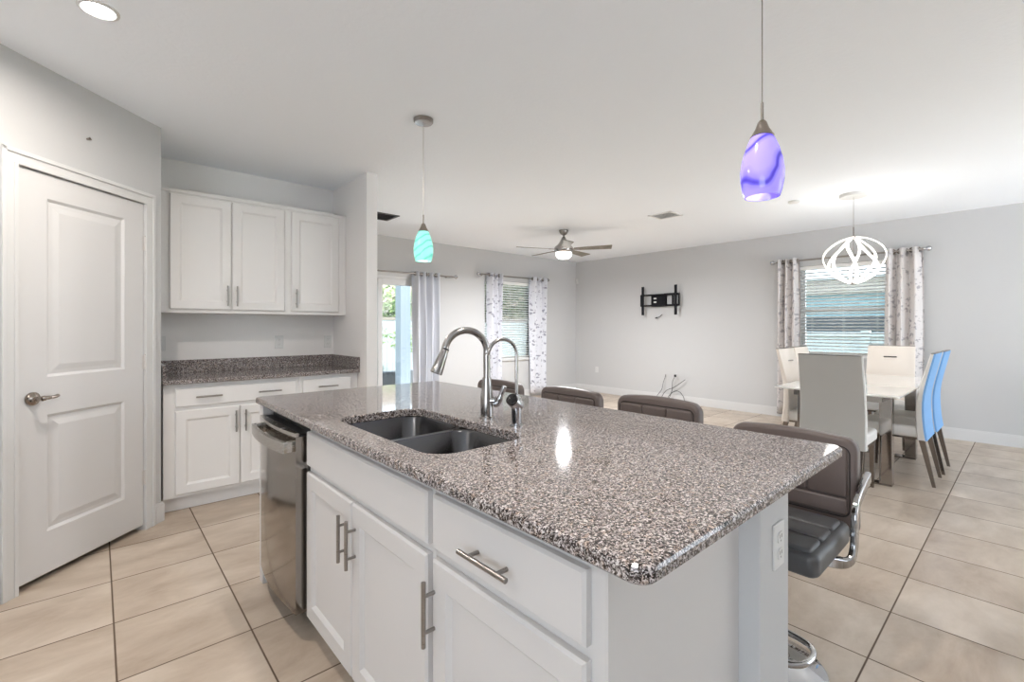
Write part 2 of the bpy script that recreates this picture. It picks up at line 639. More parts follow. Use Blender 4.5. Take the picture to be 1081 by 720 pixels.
        for (a, b, c, d) in panels:
            pi, pd = 0.0, 0.0
            for (ins, dep) in prof:
                o = [(a + pi, pd, b + pi), (c - pi, pd, b + pi), (c - pi, pd, d - pi), (a + pi, pd, d - pi)]
                q = [(a + ins, dep, b + ins), (c - ins, dep, b + ins), (c - ins, dep, d - ins), (a + ins, dep, d - ins)]
                for k in range(4):
                    quad(o[k], o[(k + 1) % 4], q[(k + 1) % 4], q[k])
                pi, pd = ins, dep
            quad((a + pi, pd, b + pi), (c - pi, pd, b + pi), (c - pi, pd, d - pi), (a + pi, pd, d - pi))
        # rim, sides and back (extra vertices of the front grid stay on the straight edge)
        f = [(edge, 0, edge), (w - edge, 0, edge), (w - edge, 0, h - edge), (edge, 0, h - edge)]
        g = [(0, edge, 0), (w, edge, 0), (w, edge, h), (0, edge, h)]
        bk = [(0, t, 0), (w, t, 0), (w, t, h), (0, t, h)]
        for A, B in ((f, g), (g, bk)):
            for k in range(4):
                quad(A[k], A[(k + 1) % 4], B[(k + 1) % 4], B[k])
        quad(*reversed(bk))
        return self._take(tm, M)

    def build(self, name, m, parent=None, smooth=None, label=None):
        bmesh.ops.translate(self.bm, vec=-self.o, verts=self.bm.verts)
        me = bpy.data.meshes.new(name)
        self.bm.to_mesh(me)
        self.bm.free()
        if smooth is not None:
            me.polygons.foreach_set('use_smooth', [True] * len(me.polygons))
            me.set_sharp_from_angle(angle=math.radians(smooth))
        me.materials.append(m)
        o = bpy.data.objects.new(name, me)
        COL.objects.link(o)
        if parent is not None:
            o.parent = parent
        if label:
            o['label'] = label
        return o


def frame_matrix(origin, u, out, upv=(0, 0, 1)):
    """maps slab space (x right, y into the slab, z up) to the world: u = right, out = outward normal"""
    u, o_, w = Vector(u), Vector(out), Vector(upv)
    m = Matrix((u, -o_, w)).transposed().to_4x4()
    m.translation = Vector(origin)
    return m


def struct(o):
    o['kind'] = 'structure'
    return o


# ================================================================== SETTING
def build_box(name, m, *b, bev=0.0):
    return struct(MB().box(*b, bev=bev).build(name, m))


floor_o = build_box('floor', M_FLOOR, X0 - 0.1, Y0 - 0.1, -0.12, X1 + 0.12, Y1 + 0.12, 0.0)
ceil_o = build_box('ceiling', M_CEIL, X0 - 0.1, Y0 - 0.1, ZC, X1 + 0.12, Y1 + 0.12, ZC + 0.12)

# window and door openings
WA = (4.99, 6.17, 0.71, 2.12)       # window_1 in the rear wall: x0, x1, z0, z1
WB = (1.17, 2.19, 0.90, 2.15)       # window_2 in the right wall: y0, y1, z0, z1
SD = (1.95, 3.85, 0.0, 2.06)        # sliding door opening in the rear wall: x0, x1

# rear wall (with sliding door and window)
m = MB()
m.box(1.82, Y1, 0, SD[0], Y1 + 0.12, ZC)
m.box(SD[0], Y1, SD[3], SD[1], Y1 + 0.12, ZC)
m.box(SD[1], Y1, 0, WA[0], Y1 + 0.12, ZC)
m.box(WA[0], Y1, 0, WA[1], Y1 + 0.12, WA[2])
m.box(WA[0], Y1, WA[3], WA[1], Y1 + 0.12, ZC)
m.box(WA[1], Y1, 0, X1, Y1 + 0.12, ZC)
struct(m.build('wall_rear', M_WALL))
# right wall (with the dining window)
m = MB()
m.box(X1, Y0, 0, X1 + 0.12, WB[0], ZC)
m.box(X1, WB[0], 0, X1 + 0.12, WB[1], WB[2])
m.box(X1, WB[0], WB[3], X1 + 0.12, WB[1], ZC)
m.box(X1, WB[1], 0, X1 + 0.12, Y1 + 0.12, ZC)
struct(m.build('wall_right', M_WALL))
# kitchen back wall and partition stub
build_box('wall_kitchen', M_WALL_LIT, X0, 4.55, 0, 1.72, 4.67, ZC)
build_box('wall_partition', M_WALL_LIT, 1.72, 3.80, 0, 1.82, Y1 + 0.12, ZC, bev=0.004)

# pantry wall: runs at 45 degrees, with the door opening in it
P0 = Vector((0.317, 3.884, 0))
DU = Vector((math.sqrt(0.5), math.sqrt(0.5), 0))       # right, seen from the kitchen
DN = Vector((math.sqrt(0.5), -math.sqrt(0.5), 0))      # outwards into the kitchen
DOOR_L, DOOR_R, DOOR_H = -0.862, -0.140, 2.082         # along the wall, measured from the corner


def pantry(s, out, z):
    return P0 + DU * s + DN * out + Vector((0, 0, z))


MP = frame_matrix(P0, DU, DN)
m = MB()
SW = -4.12
m.box(SW, 0, 0, DOOR_L - 0.012, 0.115, ZC, M=MP)
m.box(DOOR_L - 0.012, 0, DOOR_H + 0.012, DOOR_R + 0.012, 0.115, ZC, M=MP)
m.box(DOOR_R + 0.012, 0, 0, 0.0, 0.115, ZC, M=MP)
m.prism([(0.317, 3.884), (0.317, 4.67), (0.20, 4.67), (0.20, 3.93), (0.236, 3.965)], 0, ZC)
struct(m.build('wall_pantry', M_WALL))

# unseen sides of the room, with unglazed gaps added and sized to light it
m = MB()
m.box(X0 - 0.1, Y0, 0, X0, -2.6, ZC)
m.box(X0 - 0.1, -2.6, 2.1, X0, 0.2, ZC)
m.box(X0 - 0.1, -2.6, 0, X0, 0.2, 0.6)
m.box(X0 - 0.1, 0.2, 0, X0, 4.67, ZC)
struct(m.build('wall_west', M_WALL))
m = MB()
m.box(X0 - 0.1, Y0 - 0.12, 0, 4.1, Y0, ZC)
m.box(4.1, Y0 - 0.12, 2.3, X1 + 0.12, Y0, ZC)
struct(m.build('wall_south', M_WALL))

# baseboards
m = MB()
m.box(SD[1] + 0.06, Y1 - 0.014, 0, X1, Y1, 0.115)
m.box(SD[1] + 0.06, Y1 - 0.009, 0.115, X1, Y1, 0.13)
struct(m.build('baseboard_rear', M_TRIM))
m = MB()
m.box(X1 - 0.014, Y0, 0, X1, Y1 - 0.014, 0.115)
m.box(X1 - 0.009, Y0, 0.115, X1, Y1 - 0.014, 0.13)
struct(m.build('baseboard_right', M_TRIM))
m = MB()
m.box(DOOR_R + 0.088, -0.013, 0, 0.014, 0, 0.115, M=MP)
m.box(DOOR_R + 0.088, -0.009, 0.115, 0.009, 0, 0.13, M=MP)
m.box(SW, -0.013, 0, DOOR_L - 0.088, 0, 0.115, M=MP)
m.box(SW, -0.009, 0.115, DOOR_L - 0.088, 0, 0.13, M=MP)
struct(m.build('baseboard_pantry', M_TRIM))

# pantry door: casing (trim), slab, hinges and lever handle
m = MB()
CW = 0.072
for a, b in ((DOOR_L - 0.004 - CW, DOOR_L - 0.004), (DOOR_R + 0.004, DOOR_R + 0.004 + CW)):
    left = a < DOOR_L - 0.01
    m.box(a, -0.014, 0, b, 0, DOOR_H + 0.004, M=MP)
    o1, o2 = (a, a + 0.022) if left else (b - 0.022, b)
    m.box(o1, -0.021, 0, o2, -0.014, DOOR_H + 0.004 + CW, bev=0.004, M=MP)
    i1, i2 = (b - 0.018, b) if left else (a, a + 0.018)
    m.box(i1, -0.018, 0, i2, -0.014, DOOR_H + 0.010, bev=0.003, M=MP)
m.box(DOOR_L - 0.004 - CW, -0.014, DOOR_H + 0.004, DOOR_R + 0.004 + CW, 0, DOOR_H + 0.004 + CW, M=MP)
m.box(DOOR_L - 0.004 - CW, -0.021, DOOR_H - 0.018 + CW, DOOR_R + 0.004 + CW, -0.014, DOOR_H + 0.004 + CW, bev=0.004, M=MP)
m.box(DOOR_L - 0.004, -0.018, DOOR_H + 0.004, DOOR_R + 0.004, -0.014, DOOR_H + 0.022, bev=0.003, M=MP)
# jamb
m.box(DOOR_L - 0.012, 0, 0, DOOR_L - 0.004, 0.115, DOOR_H + 0.012, M=MP)
m.box(DOOR_R + 0.004, 0, 0, DOOR_R + 0.012, 0.115, DOOR_H + 0.012, M=MP)
m.box(DOOR_L - 0.004, 0, DOOR_H + 0.004, DOOR_R + 0.004, 0.115, DOOR_H + 0.012, M=MP)
struct(m.build('trim_1', M_TRIM))

DW_ = DOOR_R - DOOR_L
door = MB().panel_slab(DW_, DOOR_H - 0.034, 0.035,
                       [(0.137, 0.215, DW_ - 0.137, 0.815), (0.137, 1.008, DW_ - 0.137, 1.925)],
                       [(0.014, 0.010), (0.034, 0.008), (0.062, 0.002), (0.070, 0.002)],
                       M=frame_matrix(pantry(DOOR_L, 0.002, 0.034), DU, DN)).build('door_1', M_DOOR)
struct(door)
hd = MB()
hd.tube([pantry(-0.797, 0.002, 0.941), pantry(-0.797, 0.012, 0.941)], 0.033, 24)
hd.tube([pantry(-0.797, 0.012, 0.941), pantry(-0.797, 0.022, 0.941)], [0.031, 0.018], 24)
rose = hd.build('door_handle', M_DARKNICKEL, door, 40, label='dark nickel lever handle')
lv = MB()
lv.tube([pantry(-0.797, 0.015, 0.941), pantry(-0.797, 0.062, 0.941)], 0.011, 14)
lv.tube(smooth_path([pantry(-0.797, 0.056, 0.941), pantry(-0.782, 0.061, 0.944), pantry(-0.760, 0.060, 0.943), pantry(-0.735, 0.058, 0.944), pantry(-0.712, 0.055, 0.949)], 5),
        [0.013] * 5 + [0.010] * 5 + [0.0085] * 6 + [0.0085, 0.009, 0.009, 0.008, 0.005], 12)
lv.build('lever', M_DARKNICKEL, rose, 50)
for hz in (1.83, 1.075, 0.335):
    h = MB()
    h.tube([pantry(DOOR_R + 0.004, 0.008, hz - 0.045), pantry(DOOR_R + 0.004, 0.008, hz + 0.045)], 0.006, 10)
    h.tube([pantry(DOOR_R + 0.004, 0.008, hz + 0.045), pantry(DOOR_R + 0.004, 0.008, hz + 0.052)], [0.0075, 0.003], 10)
    h.box(DOOR_R - 0.012, -0.0035, hz - 0.044, DOOR_R + 0.020, 0.001, hz + 0.044, M=MP)
    h.build('hinge', M_HINGE, door, 40)

# window_1: rear wall
def window_frame(name, axis, a0, a1, z0, z1, plane, out, mid=True):
    """axis 'x' or 'y': direction along the wall; plane: inner wall face; out: +1 outward sign"""
    root = MB()

    def bx(mb, u0, u1, d0, d1, za, zb, bev=0.003):
        if axis == 'x':
            mb.box(u0, plane + out * d0, za, u1, plane + out * d1, zb, bev=bev)
        else:
            mb.box(plane + out * d0, u0, za, plane + out * d1, u1, zb, bev=bev)
    f = 0.05
    for (u0, u1, za, zb) in ((a0, a0 + f, z0, z1), (a1 - f, a1, z0, z1), (a0 + f, a1 - f, z0, z0 + f), (a0 + f, a1 - f, z1 - f, z1)):
        bx(root, u0, u1, 0.06, 0.115, za, zb)
    if mid:
        zm = (z0 + z1) / 2
        bx(root, a0 + f, a1 - f, 0.065, 0.105, zm - 0.025, zm + 0.025)
    w = struct(root.build(name, M_TRIM))
    g = MB()
    bx(g, a0 + f, a1 - f, 0.083, 0.087, z0 + f, z1 - f, 0)
    g.build('pane', M_GLASS, w)
    s = MB()
    bx(s, a0 - 0.03, a1 + 0.03, -0.03, 0.06, z0 - 0.022, z0 + 0.002, 0.004)
    s.build('window_sill', M_TRIM, w)
    return w


window_frame('window_1', 'x', WA[0], WA[1], WA[2], WA[3], Y1, 1)
window_frame('window_2', 'y', WB[0], WB[1], WB[2], WB[3], X1, 1)

# sliding glass door
m = MB()
for x0, x1 in ((SD[0], SD[0] + 0.05), (SD[1] - 0.05, SD[1])):
    m.box(x0, Y1 + 0.01, 0, x1, Y1 + 0.115, SD[3], bev=0.003)
m.box(SD[0] + 0.05, Y1 + 0.01, SD[3] - 0.05, SD[1] - 0.05, Y1 + 0.115, SD[3], bev=0.003)
m.box(SD[0] + 0.05, Y1 + 0.01, 0, SD[1] - 0.05, Y1 + 0.115, 0.03)
sdoor = struct(m.build('door_2', M_TRIM))
for a, b, yy in ((SD[0] + 0.05, 3.11, 0.07), (3.04, SD[1] - 0.05, 0.03)):
    p = MB()
    p.box(a, Y1 + yy, 0.03, a + 0.07, Y1 + yy + 0.035, SD[3] - 0.05, bev=0.003)
    p.box(b - 0.07, Y1 + yy, 0.03, b, Y1 + yy + 0.035, SD[3] - 0.05, bev=0.003)
    p.box(a + 0.07, Y1 + yy, 0.03, b - 0.07, Y1 + yy + 0.035, 0.13, bev=0.003)
    p.box(a + 0.07, Y1 + yy, SD[3] - 0.14, b - 0.07, Y1 + yy + 0.035, SD[3] - 0.05, bev=0.003)
    s_ = p.build('sash', M_TRIM, sdoor)
    g = MB().box(a + 0.07, Y1 + yy + 0.015, 0.13, b - 0.07, Y1 + yy + 0.020, SD[3] - 0.14)
    g.build('pane', M_GLASS, s_)
m = MB()
m.box(SD[0] - 0.06, Y1 - 0.016, SD[3], SD[1] + 0.06, Y1, SD[3] + 0.07, bev=0.003)
m.box(SD[1], Y1 - 0.016, 0, SD[1] + 0.06, Y1, SD[3], bev=0.003)
m.box(SD[0] - 0.06, Y1 - 0.016, 0, SD[0], Y1, SD[3], bev=0.003)
struct(m.build('trim_2', M_TRIM))

# ================================================================== CABINETS
PROF = [(0.004, 0.000), (0.015, 0.009), (0.018, 0.012)]       # bevelled recess of a cabinet door


def pull(mb, p, q, out, r=0.006, post=0.028, inset=0.22):
    """bar pull between p and q standing out of the surface"""
    p, q, out = Vector(p), Vector(q), Vector(out)
    mb.tube([p + out * post, q + out * post], r, 12)
    for t in (inset, 1 - inset):
        c = p.lerp(q, t)
        mb.tube([c, c + out * post], r * 0.8, 10)
    return mb


def cab_front(parent, origin, name, face, u0, u1, z0, z1, u_dir, out, flat=False, frame=0.058, t=0.020, m=None):
    """door or drawer front on the plane; face = point function"""
    w, h = abs(u1 - u0), z1 - z0
    mb = MB(origin)
    M = frame_matrix(face(u0, z0), u_dir, out)
    if flat:
        mb.panel_slab(w, h, t, [], [], M=M, edge=0.006)
    else:
        mb.panel_slab(w, h, t, [(frame, frame, w - frame, h - frame)], PROF, M=M, edge=0.006)
    return mb.build(name, m or M_CAB, parent)


# -- wall cabinets over the back counter (front plane y = 4.225)
YF = 4.222


def uface(x, z):
    return Vector((x, YF, z))


def wall_cabinet(label, x0, x1, doors):
    org = (x0, 4.54, 1.405)
    t = thing('wall_cabinet', label, 'cabinet', org, group=None)
    b = MB(org)
    b.box(x0, YF + 0.021, 1.405, x1, 4.549, 2.318, bev=0.002)
    b.box(x0, YF + 0.012, 2.300, x1, YF + 0.03, 2.326, bev=0.003)
    b.build('cabinet_body', M_CAB_LIT, t)
    for (a, c, hx) in doors:
        d = cab_front(t, org, 'door', uface, a, c, 1.432, 2.288, (1, 0, 0), (0, -1, 0), m=M_CAB_LIT)
        pull(MB(org), (hx, YF, 1.462), (hx, YF, 1.622), (0, -1, 0)).build('handle', M_NICKEL, d, 40)
    return t


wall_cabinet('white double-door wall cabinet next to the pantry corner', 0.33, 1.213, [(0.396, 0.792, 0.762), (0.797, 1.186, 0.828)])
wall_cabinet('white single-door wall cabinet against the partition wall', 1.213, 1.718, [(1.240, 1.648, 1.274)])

# -- base cabinets under the back counter
YB = 3.955


def bface(x, z):
    return Vector((x, YB, z))


def base_cabinet(label, x0, x1, drawer, pulls, doors):
    org = (x0, 4.54, 0)
    t = thing('base_cabinet', label, 'cabinet', org)
    b = MB(org)
    b.box(x0, YB + 0.021, 0.105, x1, 4.549, 0.899, bev=0.002)
    b.build('cabinet_body', M_CAB_LIT, t)
    MB(org).box(x0, 4.040, 0.0, x1, 4.5, 0.105).build('toe_kick', M_CAB_LIT, t)
    d = cab_front(t, org, 'drawer', bface, drawer[0], drawer[1], 0.738, 0.868, (1, 0, 0), (0, -1, 0), flat=True, m=M_CAB_LIT)
    for c in pulls:
        pull(MB(org), (c - 0.08, YB, 0.803), (c + 0.08, YB, 0.803), (0, -1, 0)).build('handle', M_NICKEL, d, 40)
    for (a, c, hx) in doors:
        dd = cab_front(t, org, 'door', bface, a, c, 0.127, 0.712, (1, 0, 0), (0, -1, 0), m=M_CAB_LIT)
        pull(MB(org), (hx, YB, 0.522), (hx, YB, 0.680), (0, -1, 0)).build('handle', M_NICKEL, dd, 40)
    return t


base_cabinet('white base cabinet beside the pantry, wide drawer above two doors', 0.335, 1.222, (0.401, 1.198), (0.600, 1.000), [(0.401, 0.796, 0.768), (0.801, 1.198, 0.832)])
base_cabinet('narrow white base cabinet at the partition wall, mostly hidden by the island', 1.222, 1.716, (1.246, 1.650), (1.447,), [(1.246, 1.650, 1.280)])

# -- countertops
def countertop(name, label, outer, hole, z0, z1, org, ease=0.006):
    """slab from closed outlines: outer list of xy, hole list of xy or None"""
    bm = bmesh.new()

    def offset(poly, d):
        n = len(poly)
        out = []
        for i in range(n):
            p, q, s = Vector(poly[i - 1]), Vector(poly[i]), Vector(poly[(i + 1) % n])
            a, b = (q - p).normalized(), (s - q).normalized()
            v = Vector((-a.y, a.x)) + Vector((-b.y, b.x))
            v = v / max(0.3, v.length_squared / 2)
            out.append(q + v * d)
        return out

    def ring(poly, z):
        return [bm.verts.new((p[0], p[1], z)) for p in poly]

    def strip(a, b):
        n = len(a)
        for k in range(n):
            bm.faces.new((a[k], a[(k + 1) % n], b[(k + 1) % n], b[k]))
    prof = [(ease, z1), (ease * 0.3, z1 - ease * 0.3), (0, z1 - ease), (0, z0 + ease * 0.6), (ease * 0.6, z0)]
    ro = [ring(offset(outer, d), z) for d, z in prof]
    for a, b in zip(ro, ro[1:]):
        strip(a, b)
    tops, bots = [ro[0]], [ro[-1]]
    if hole:
        rh = [ring(offset(hole, -d), z) for d, z in ((0.004, z1), (0, z1 - 0.004), (0, z0))]
        for a, b in zip(rh, rh[1:]):
            strip(a, b)
        tops.append(rh[0])
        bots.append(rh[-1])
    for group in (tops, bots):
        edges = []
        for lp in group:
            n = len(lp)
            for k in range(n):
                ed = bm.edges.get((lp[k], lp[(k + 1) % n]))
                edges.append(ed)
        bmesh.ops.triangle_fill(bm, use_beauty=True, use_dissolve=False, edges=edges)
    bmesh.ops.recalc_face_normals(bm, faces=bm.faces)
    mb = MB(org)
    mb._take(bm)
    o = mb.build(name, M_GRANITE, None)
    o.location = org
    return o


back_top = countertop('granite_countertop', '', rrect(0.328, 3.925, 1.717, 4.548, 0.004, 2), None, 0.900, 0.931, (1.02, 4.2, 0.9))
tag(back_top, 'brown speckled granite countertop on the back cabinets, with matching upstand', 'countertop')
bo = (1.02, 4.2, 0.9)
MB(bo).box(0.352, 4.524, 0.931, 1.695, 4.548, 1.034, bev=0.002).build('backsplash', M_GRANITE, back_top)
MB(bo).box(0.328, 3.94, 0.931, 0.351, 4.548, 1.034, bev=0.002).build('side_splash', M_GRANITE, back_top)
MB(bo).box(1.696, 3.93, 0.931, 1.7185, 4.548, 1.034, bev=0.002).build('side_splash', M_GRANITE, back_top)

# ================================================================== ISLAND
ZT = 0.93
ZB = 0.899
XF = 0.645                                    # plane of the door fronts, facing -x
IC = (1.17, 1.56, ZB)
hole = rrect(0.715, 1.130, 1.088, 1.882, 0.085, 7)
isl_top = countertop('island_countertop', '', rrect(0.616, 0.388, 1.735, 2.735, 0.035, 6), hole, ZB, ZT, IC, ease=0.009)
tag(isl_top, 'large speckled granite island countertop with undermount sink cutout', 'countertop')


def iface(y, z):
    return Vector((XF, y, z))


def island_cabinet(label, name, y0, y1):
    org = ((XF + 1.2) / 2, (y0 + y1) / 2, 0)
    t = thing(name, label, 'cabinet', org)
    return t, org


OUT = (-1, 0, 0)
UD = (0, -1, 0)
# sink base: y 1.040 .. 2.015
t, org = island_cabinet('white island sink cabinet with false front over two doors, beside the dishwasher', 'sink_cabinet', 1.048, 2.015)
b = MB(org)
b.box(XF + 0.021, 1.048, 0.10, 0.700, 2.015, ZB - 0.001)      # face frame
b.box(0.700, 1.048, 0.10, 1.205, 1.066, ZB - 0.001)
b.box(0.700, 1.997, 0.10, 1.205, 2.015, ZB - 0.001)
b.box(1.190, 1.066, 0.10, 1.205, 1.997, ZB - 0.001)
b.box(0.700, 1.066, 0.10, 1.195, 1.997, 0.118)
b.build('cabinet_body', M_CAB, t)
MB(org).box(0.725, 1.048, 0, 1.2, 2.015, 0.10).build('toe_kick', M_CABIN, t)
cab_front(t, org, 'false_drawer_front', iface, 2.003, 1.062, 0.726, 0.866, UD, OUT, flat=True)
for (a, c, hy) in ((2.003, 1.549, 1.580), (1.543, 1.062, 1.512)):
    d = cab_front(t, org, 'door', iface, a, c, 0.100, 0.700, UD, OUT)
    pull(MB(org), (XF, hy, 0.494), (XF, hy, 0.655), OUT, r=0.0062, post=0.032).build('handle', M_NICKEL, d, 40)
# drawer cabinet: y .497 .. 1.048
t, org = island_cabinet('white island end cabinet with one drawer over one door', 'island_cabinet', 0.497, 1.048)
b = MB(org)
b.box(XF + 0.021, 0.497, 0.10, 1.205, 1.047, ZB - 0.001, bev=0.002)
b.build('cabinet_body', M_CAB, t)
MB(org).box(0.725, 0.51, 0, 1.2, 1.047, 0.10).build('toe_kick', M_CABIN, t)
MB(org).box(XF + 0.021, 0.4935, 0.0, 1.206, 0.4968, ZB - 0.001).build('end_panel', M_CAB, t)
d = cab_front(t, org, 'drawer', iface, 1.034, 0.530, 0.726, 0.866, UD, OUT, flat=True)
pull(MB(org), (XF, 0.872, 0.788), (XF, 0.706, 0.788), OUT, r=0.0062, post=0.032, inset=0.2).build('handle', M_NICKEL, d, 40)
d = cab_front(t, org, 'door', iface, 1.034, 0.530, 0.100, 0.700, UD, OUT)
pull(MB(org), (XF, 1.0225, 0.490), (XF, 1.0225, 0.655), OUT, r=0.0062, post=0.032).build('handle', M_NICKEL, d, 40)
# end panel past the dishwasher
pnl = MB((0.94, 2.65, 0)).box(0.622, 2.588, 0, 1.206, 2.645, ZB - 0.001, bev=0.002).build('island_end_panel', M_CAB)
pnl.location = (0.94, 2.65, 0)
tag(pnl, 'white vertical end panel on the far side of the dishwasher', 'panel')
# knee wall under the overhang
m = MB()
m.box(1.2068, 0.442, 0, 1.402, 2.70, ZB - 0.001, bev=0.003)
m.box(1.2068, 0.430, 0.862, 1.414, 2.705, ZB - 0.001, bev=0.003)
m.box(1.402, 0.442, 0, 1.414, 2.70, 0.115)
struct(m.build('wall_island', M_WALL))


def outlet(name, label, c, u, out, group=None):
    c, u, out = Vector(c), Vector(u), Vector(out)
    M = frame_matrix(c, u, out)
    t = thing(name, label, 'outlet', c, group=group)
    MB(c).box(-0.036, -0.006, -0.058, 0.036, 0, 0.058, bev=0.003, M=M).build('cover_plate', M_PLASTIC, t)
    for s in (-1, 1):
        q = MB(c)
        q.prism([(p[0], p[1] + s * 0.021) for p in rrect(-0.016, -0.014, 0.016, 0.014, 0.008, 4)], 0, 0.003, M=M @ Matrix(((1, 0, 0, 0), (0, 0, -1, -0.006), (0, 1, 0, 0), (0, 0, 0, 1))))
        r_ = q.build('receptacle', M_PLASTIC, t)
        h = MB(c)
        for x in (-0.006, 0.006):
            h.box(x - 0.0012, -0.0097, s * 0.021 - 0.001, x + 0.0012, -0.009, s * 0.021 + 0.008, M=M)
        h.box(-0.002, -0.0097, s * 0.021 - 0.010, 0.002, -0.009, s * 0.021 - 0.006, M=M)
        h.build('slots', M_SLOT, r_)
    return t


outlet('wall_outlet', 'white outlet on the end face of the island knee wall', (1.318, 0.442, 0.735), (1, 0, 0), (0, -1, 0))
outlet('wall_outlet', 'white outlet above the back counter, below the middle cabinet door', (1.228, 4.55, 1.162), (1, 0, 0), (0, -1, 0))
outlet('wall_outlet', 'white outlet above the back counter beside the partition wall', (1.665, 4.55, 1.158), (1, 0, 0), (0, -1, 0))
outlet('wall_outlet', 'white outlet above the back counter half hidden behind the pantry corner', (0.365, 4.55, 1.17), (1, 0, 0), (0, -1, 0))
outlet('wall_outlet', 'white outlet low on the right wall near the room corner', (7.40, 5.76, 0.45), (0, 1, 0), (-1, 0, 0))

# -- sink
org = (0.90, 1.506, ZB)
sink = thing('kitchen_sink', 'stainless double-bowl undermount sink in the island countertop', 'sink', org)


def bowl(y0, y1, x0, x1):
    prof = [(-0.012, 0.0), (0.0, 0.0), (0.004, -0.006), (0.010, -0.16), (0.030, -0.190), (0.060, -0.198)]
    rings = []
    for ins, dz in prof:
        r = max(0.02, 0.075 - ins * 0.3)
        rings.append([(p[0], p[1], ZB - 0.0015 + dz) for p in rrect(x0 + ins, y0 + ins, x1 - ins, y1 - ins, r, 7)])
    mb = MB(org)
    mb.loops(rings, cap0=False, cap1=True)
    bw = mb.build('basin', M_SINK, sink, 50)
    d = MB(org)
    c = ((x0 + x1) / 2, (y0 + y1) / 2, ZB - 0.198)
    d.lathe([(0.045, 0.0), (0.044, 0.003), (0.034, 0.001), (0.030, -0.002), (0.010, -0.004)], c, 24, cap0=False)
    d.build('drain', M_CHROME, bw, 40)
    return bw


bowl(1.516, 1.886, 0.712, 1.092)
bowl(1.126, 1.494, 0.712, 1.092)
rim = MB(org)
rim.box(0.725, 1.4935, ZB - 0.020, 1.080, 1.5165, ZB - 0.0025, bev=0.006)
rim.build('divider', M_SINK, sink, 40)

# -- main faucet
fb = Vector((1.175, 1.470, ZT))
fa = thing('kitchen_faucet', 'satin steel gooseneck pull-down faucet behind the sink', 'faucet', fb)
f1 = MB(fb)
f1.lathe([(0.030, 0.0), (0.030, 0.006), (0.0255, 0.010), (0.0255, 0.085), (0.0235, 0.105), (0.0185, 0.150), (0.0175, 0.165)], fb, 26)
f1.build('base', M_FAUCET, fa, 35)
SPX = Vector((-0.955, 0.295, 0)).normalized()      # the spout swings towards the sink
rr_ = 0.088
cz = fb.z + 0.285
path = [fb + Vector((0, 0, 0.155)), fb + Vector((0, 0, 0.22))] + arc(fb + SPX * rr_ + Vector((0, 0, 0.268)), rr_, PI, 0.10, 22, ax=SPX, ay=(0, 0, 1))
sp = MB(fb).tube(path, 0.0140, 16)
spo = sp.build('spout', M_FAUCET, fa, 50)
tip = path[-1]
dn = (path[-1] - path[-2]).normalized()
hd_ = MB(fb)
dn = (dn + SPX * 0.23).normalized()
hd_.tube([tip - dn * 0.004, tip + dn * 0.010, tip + dn * 0.014, tip + dn * 0.080, tip + dn * 0.092, tip + dn * 0.094], [0.0150, 0.0155, 0.0168, 0.0235, 0.0240, 0.021], 18)
hd_.build('spray_head', M_FAUCET, fa, 40)
MB(fb).tube([tip - dn * 0.010, tip - dn * 0.004], 0.0153, 16).build('collar', M_BLACK, spo, 40)
lvr = MB(fb)
LD = Vector((0.58, -0.81, 0))
lvr.tube([fb + Vector((0, 0, 0.072)) + LD * 0.005, fb + Vector((0, 0, 0.072)) + LD * 0.036], 0.0185, 18)
lvr.tube(smooth_path([fb + Vector((0, 0, 0.060)) + LD * 0.030, fb + Vector((0, 0, 0.066)) + LD * 0.047, fb + Vector((0, 0, 0.092)) + LD * 0.058, fb + Vector((0, 0, 0.132)) + LD * 0.074], 5), [0.0155] * 5 + [0.0125] * 5 + [0.0095] * 5 + [0.009], 12)
lvr.build('handle', M_CHROME, fa, 40)

# -- filtered water faucet
gb = Vector((1.163, 1.278, ZT))
ff = thing('filter_faucet', 'small chrome drinking water faucet with slim gooseneck and black lever', 'faucet', gb)
g1 = MB(gb)
g1.lathe([(0.024, 0), (0.024, 0.005), (0.019, 0.009), (0.019, 0.060), (0.020, 0.085), (0.017, 0.105), (0.009, 0.118)], gb, 22)
g1.build('base', M_CHROME, ff, 35)
pth = [gb + Vector((0, 0, 0.09)), gb + Vector((0, 0, 0.24))] + arc(gb + SPX * 0.056 + Vector((0, 0, 0.268)), 0.056, PI, 0.35, 18, ax=SPX, ay=(0, 0, 1))
dn2 = (pth[-1] - pth[-2]).normalized()
pth.append(pth[-1] + dn2 * 0.02)
MB(gb).tube(pth, 0.0064, 12).build('spout', M_FAUCET, ff, 50)
HD = Vector((-0.80, -0.22, 0.56)).normalized()
hc = gb + Vector((0, 0, 0.082))
vb = MB(gb)
vb.tube([hc - HD * 0.020, hc - HD * 0.014, hc + HD * 0.030, hc + HD * 0.033], [0.016, 0.0235, 0.0235, 0.0215], 20)
vb.build('valve_body', M_CHROME, ff, 35)
vl = MB(gb)
vl.tube([hc + HD * 0.033, hc + HD * 0.042, hc + HD * 0.044], [0.0225, 0.0225, 0.019], 20)
vl.build('lever', M_GLOSSBLACK, ff, 35)

# -- dishwasher
org = (0.93, 2.32, 0)
dw = thing('dishwasher', 'dark stainless dishwasher with bowed front at the far end of the island', 'dishwasher', org)
MB(org).box(0.668, 2.026, 0.10, 1.204, 2.580, 0.885, bev=0.003).build('tub', M_BLACK, dw)
MB(org).box(0.730, 2.030, 0.0, 1.2, 2.576, 0.10).build('toe_kick', M_BLACK, dw)


def bow(y, base, depth):
    t_ = (y - 2.305) / 0.275
    return base - depth * (1 - t_ * t_)


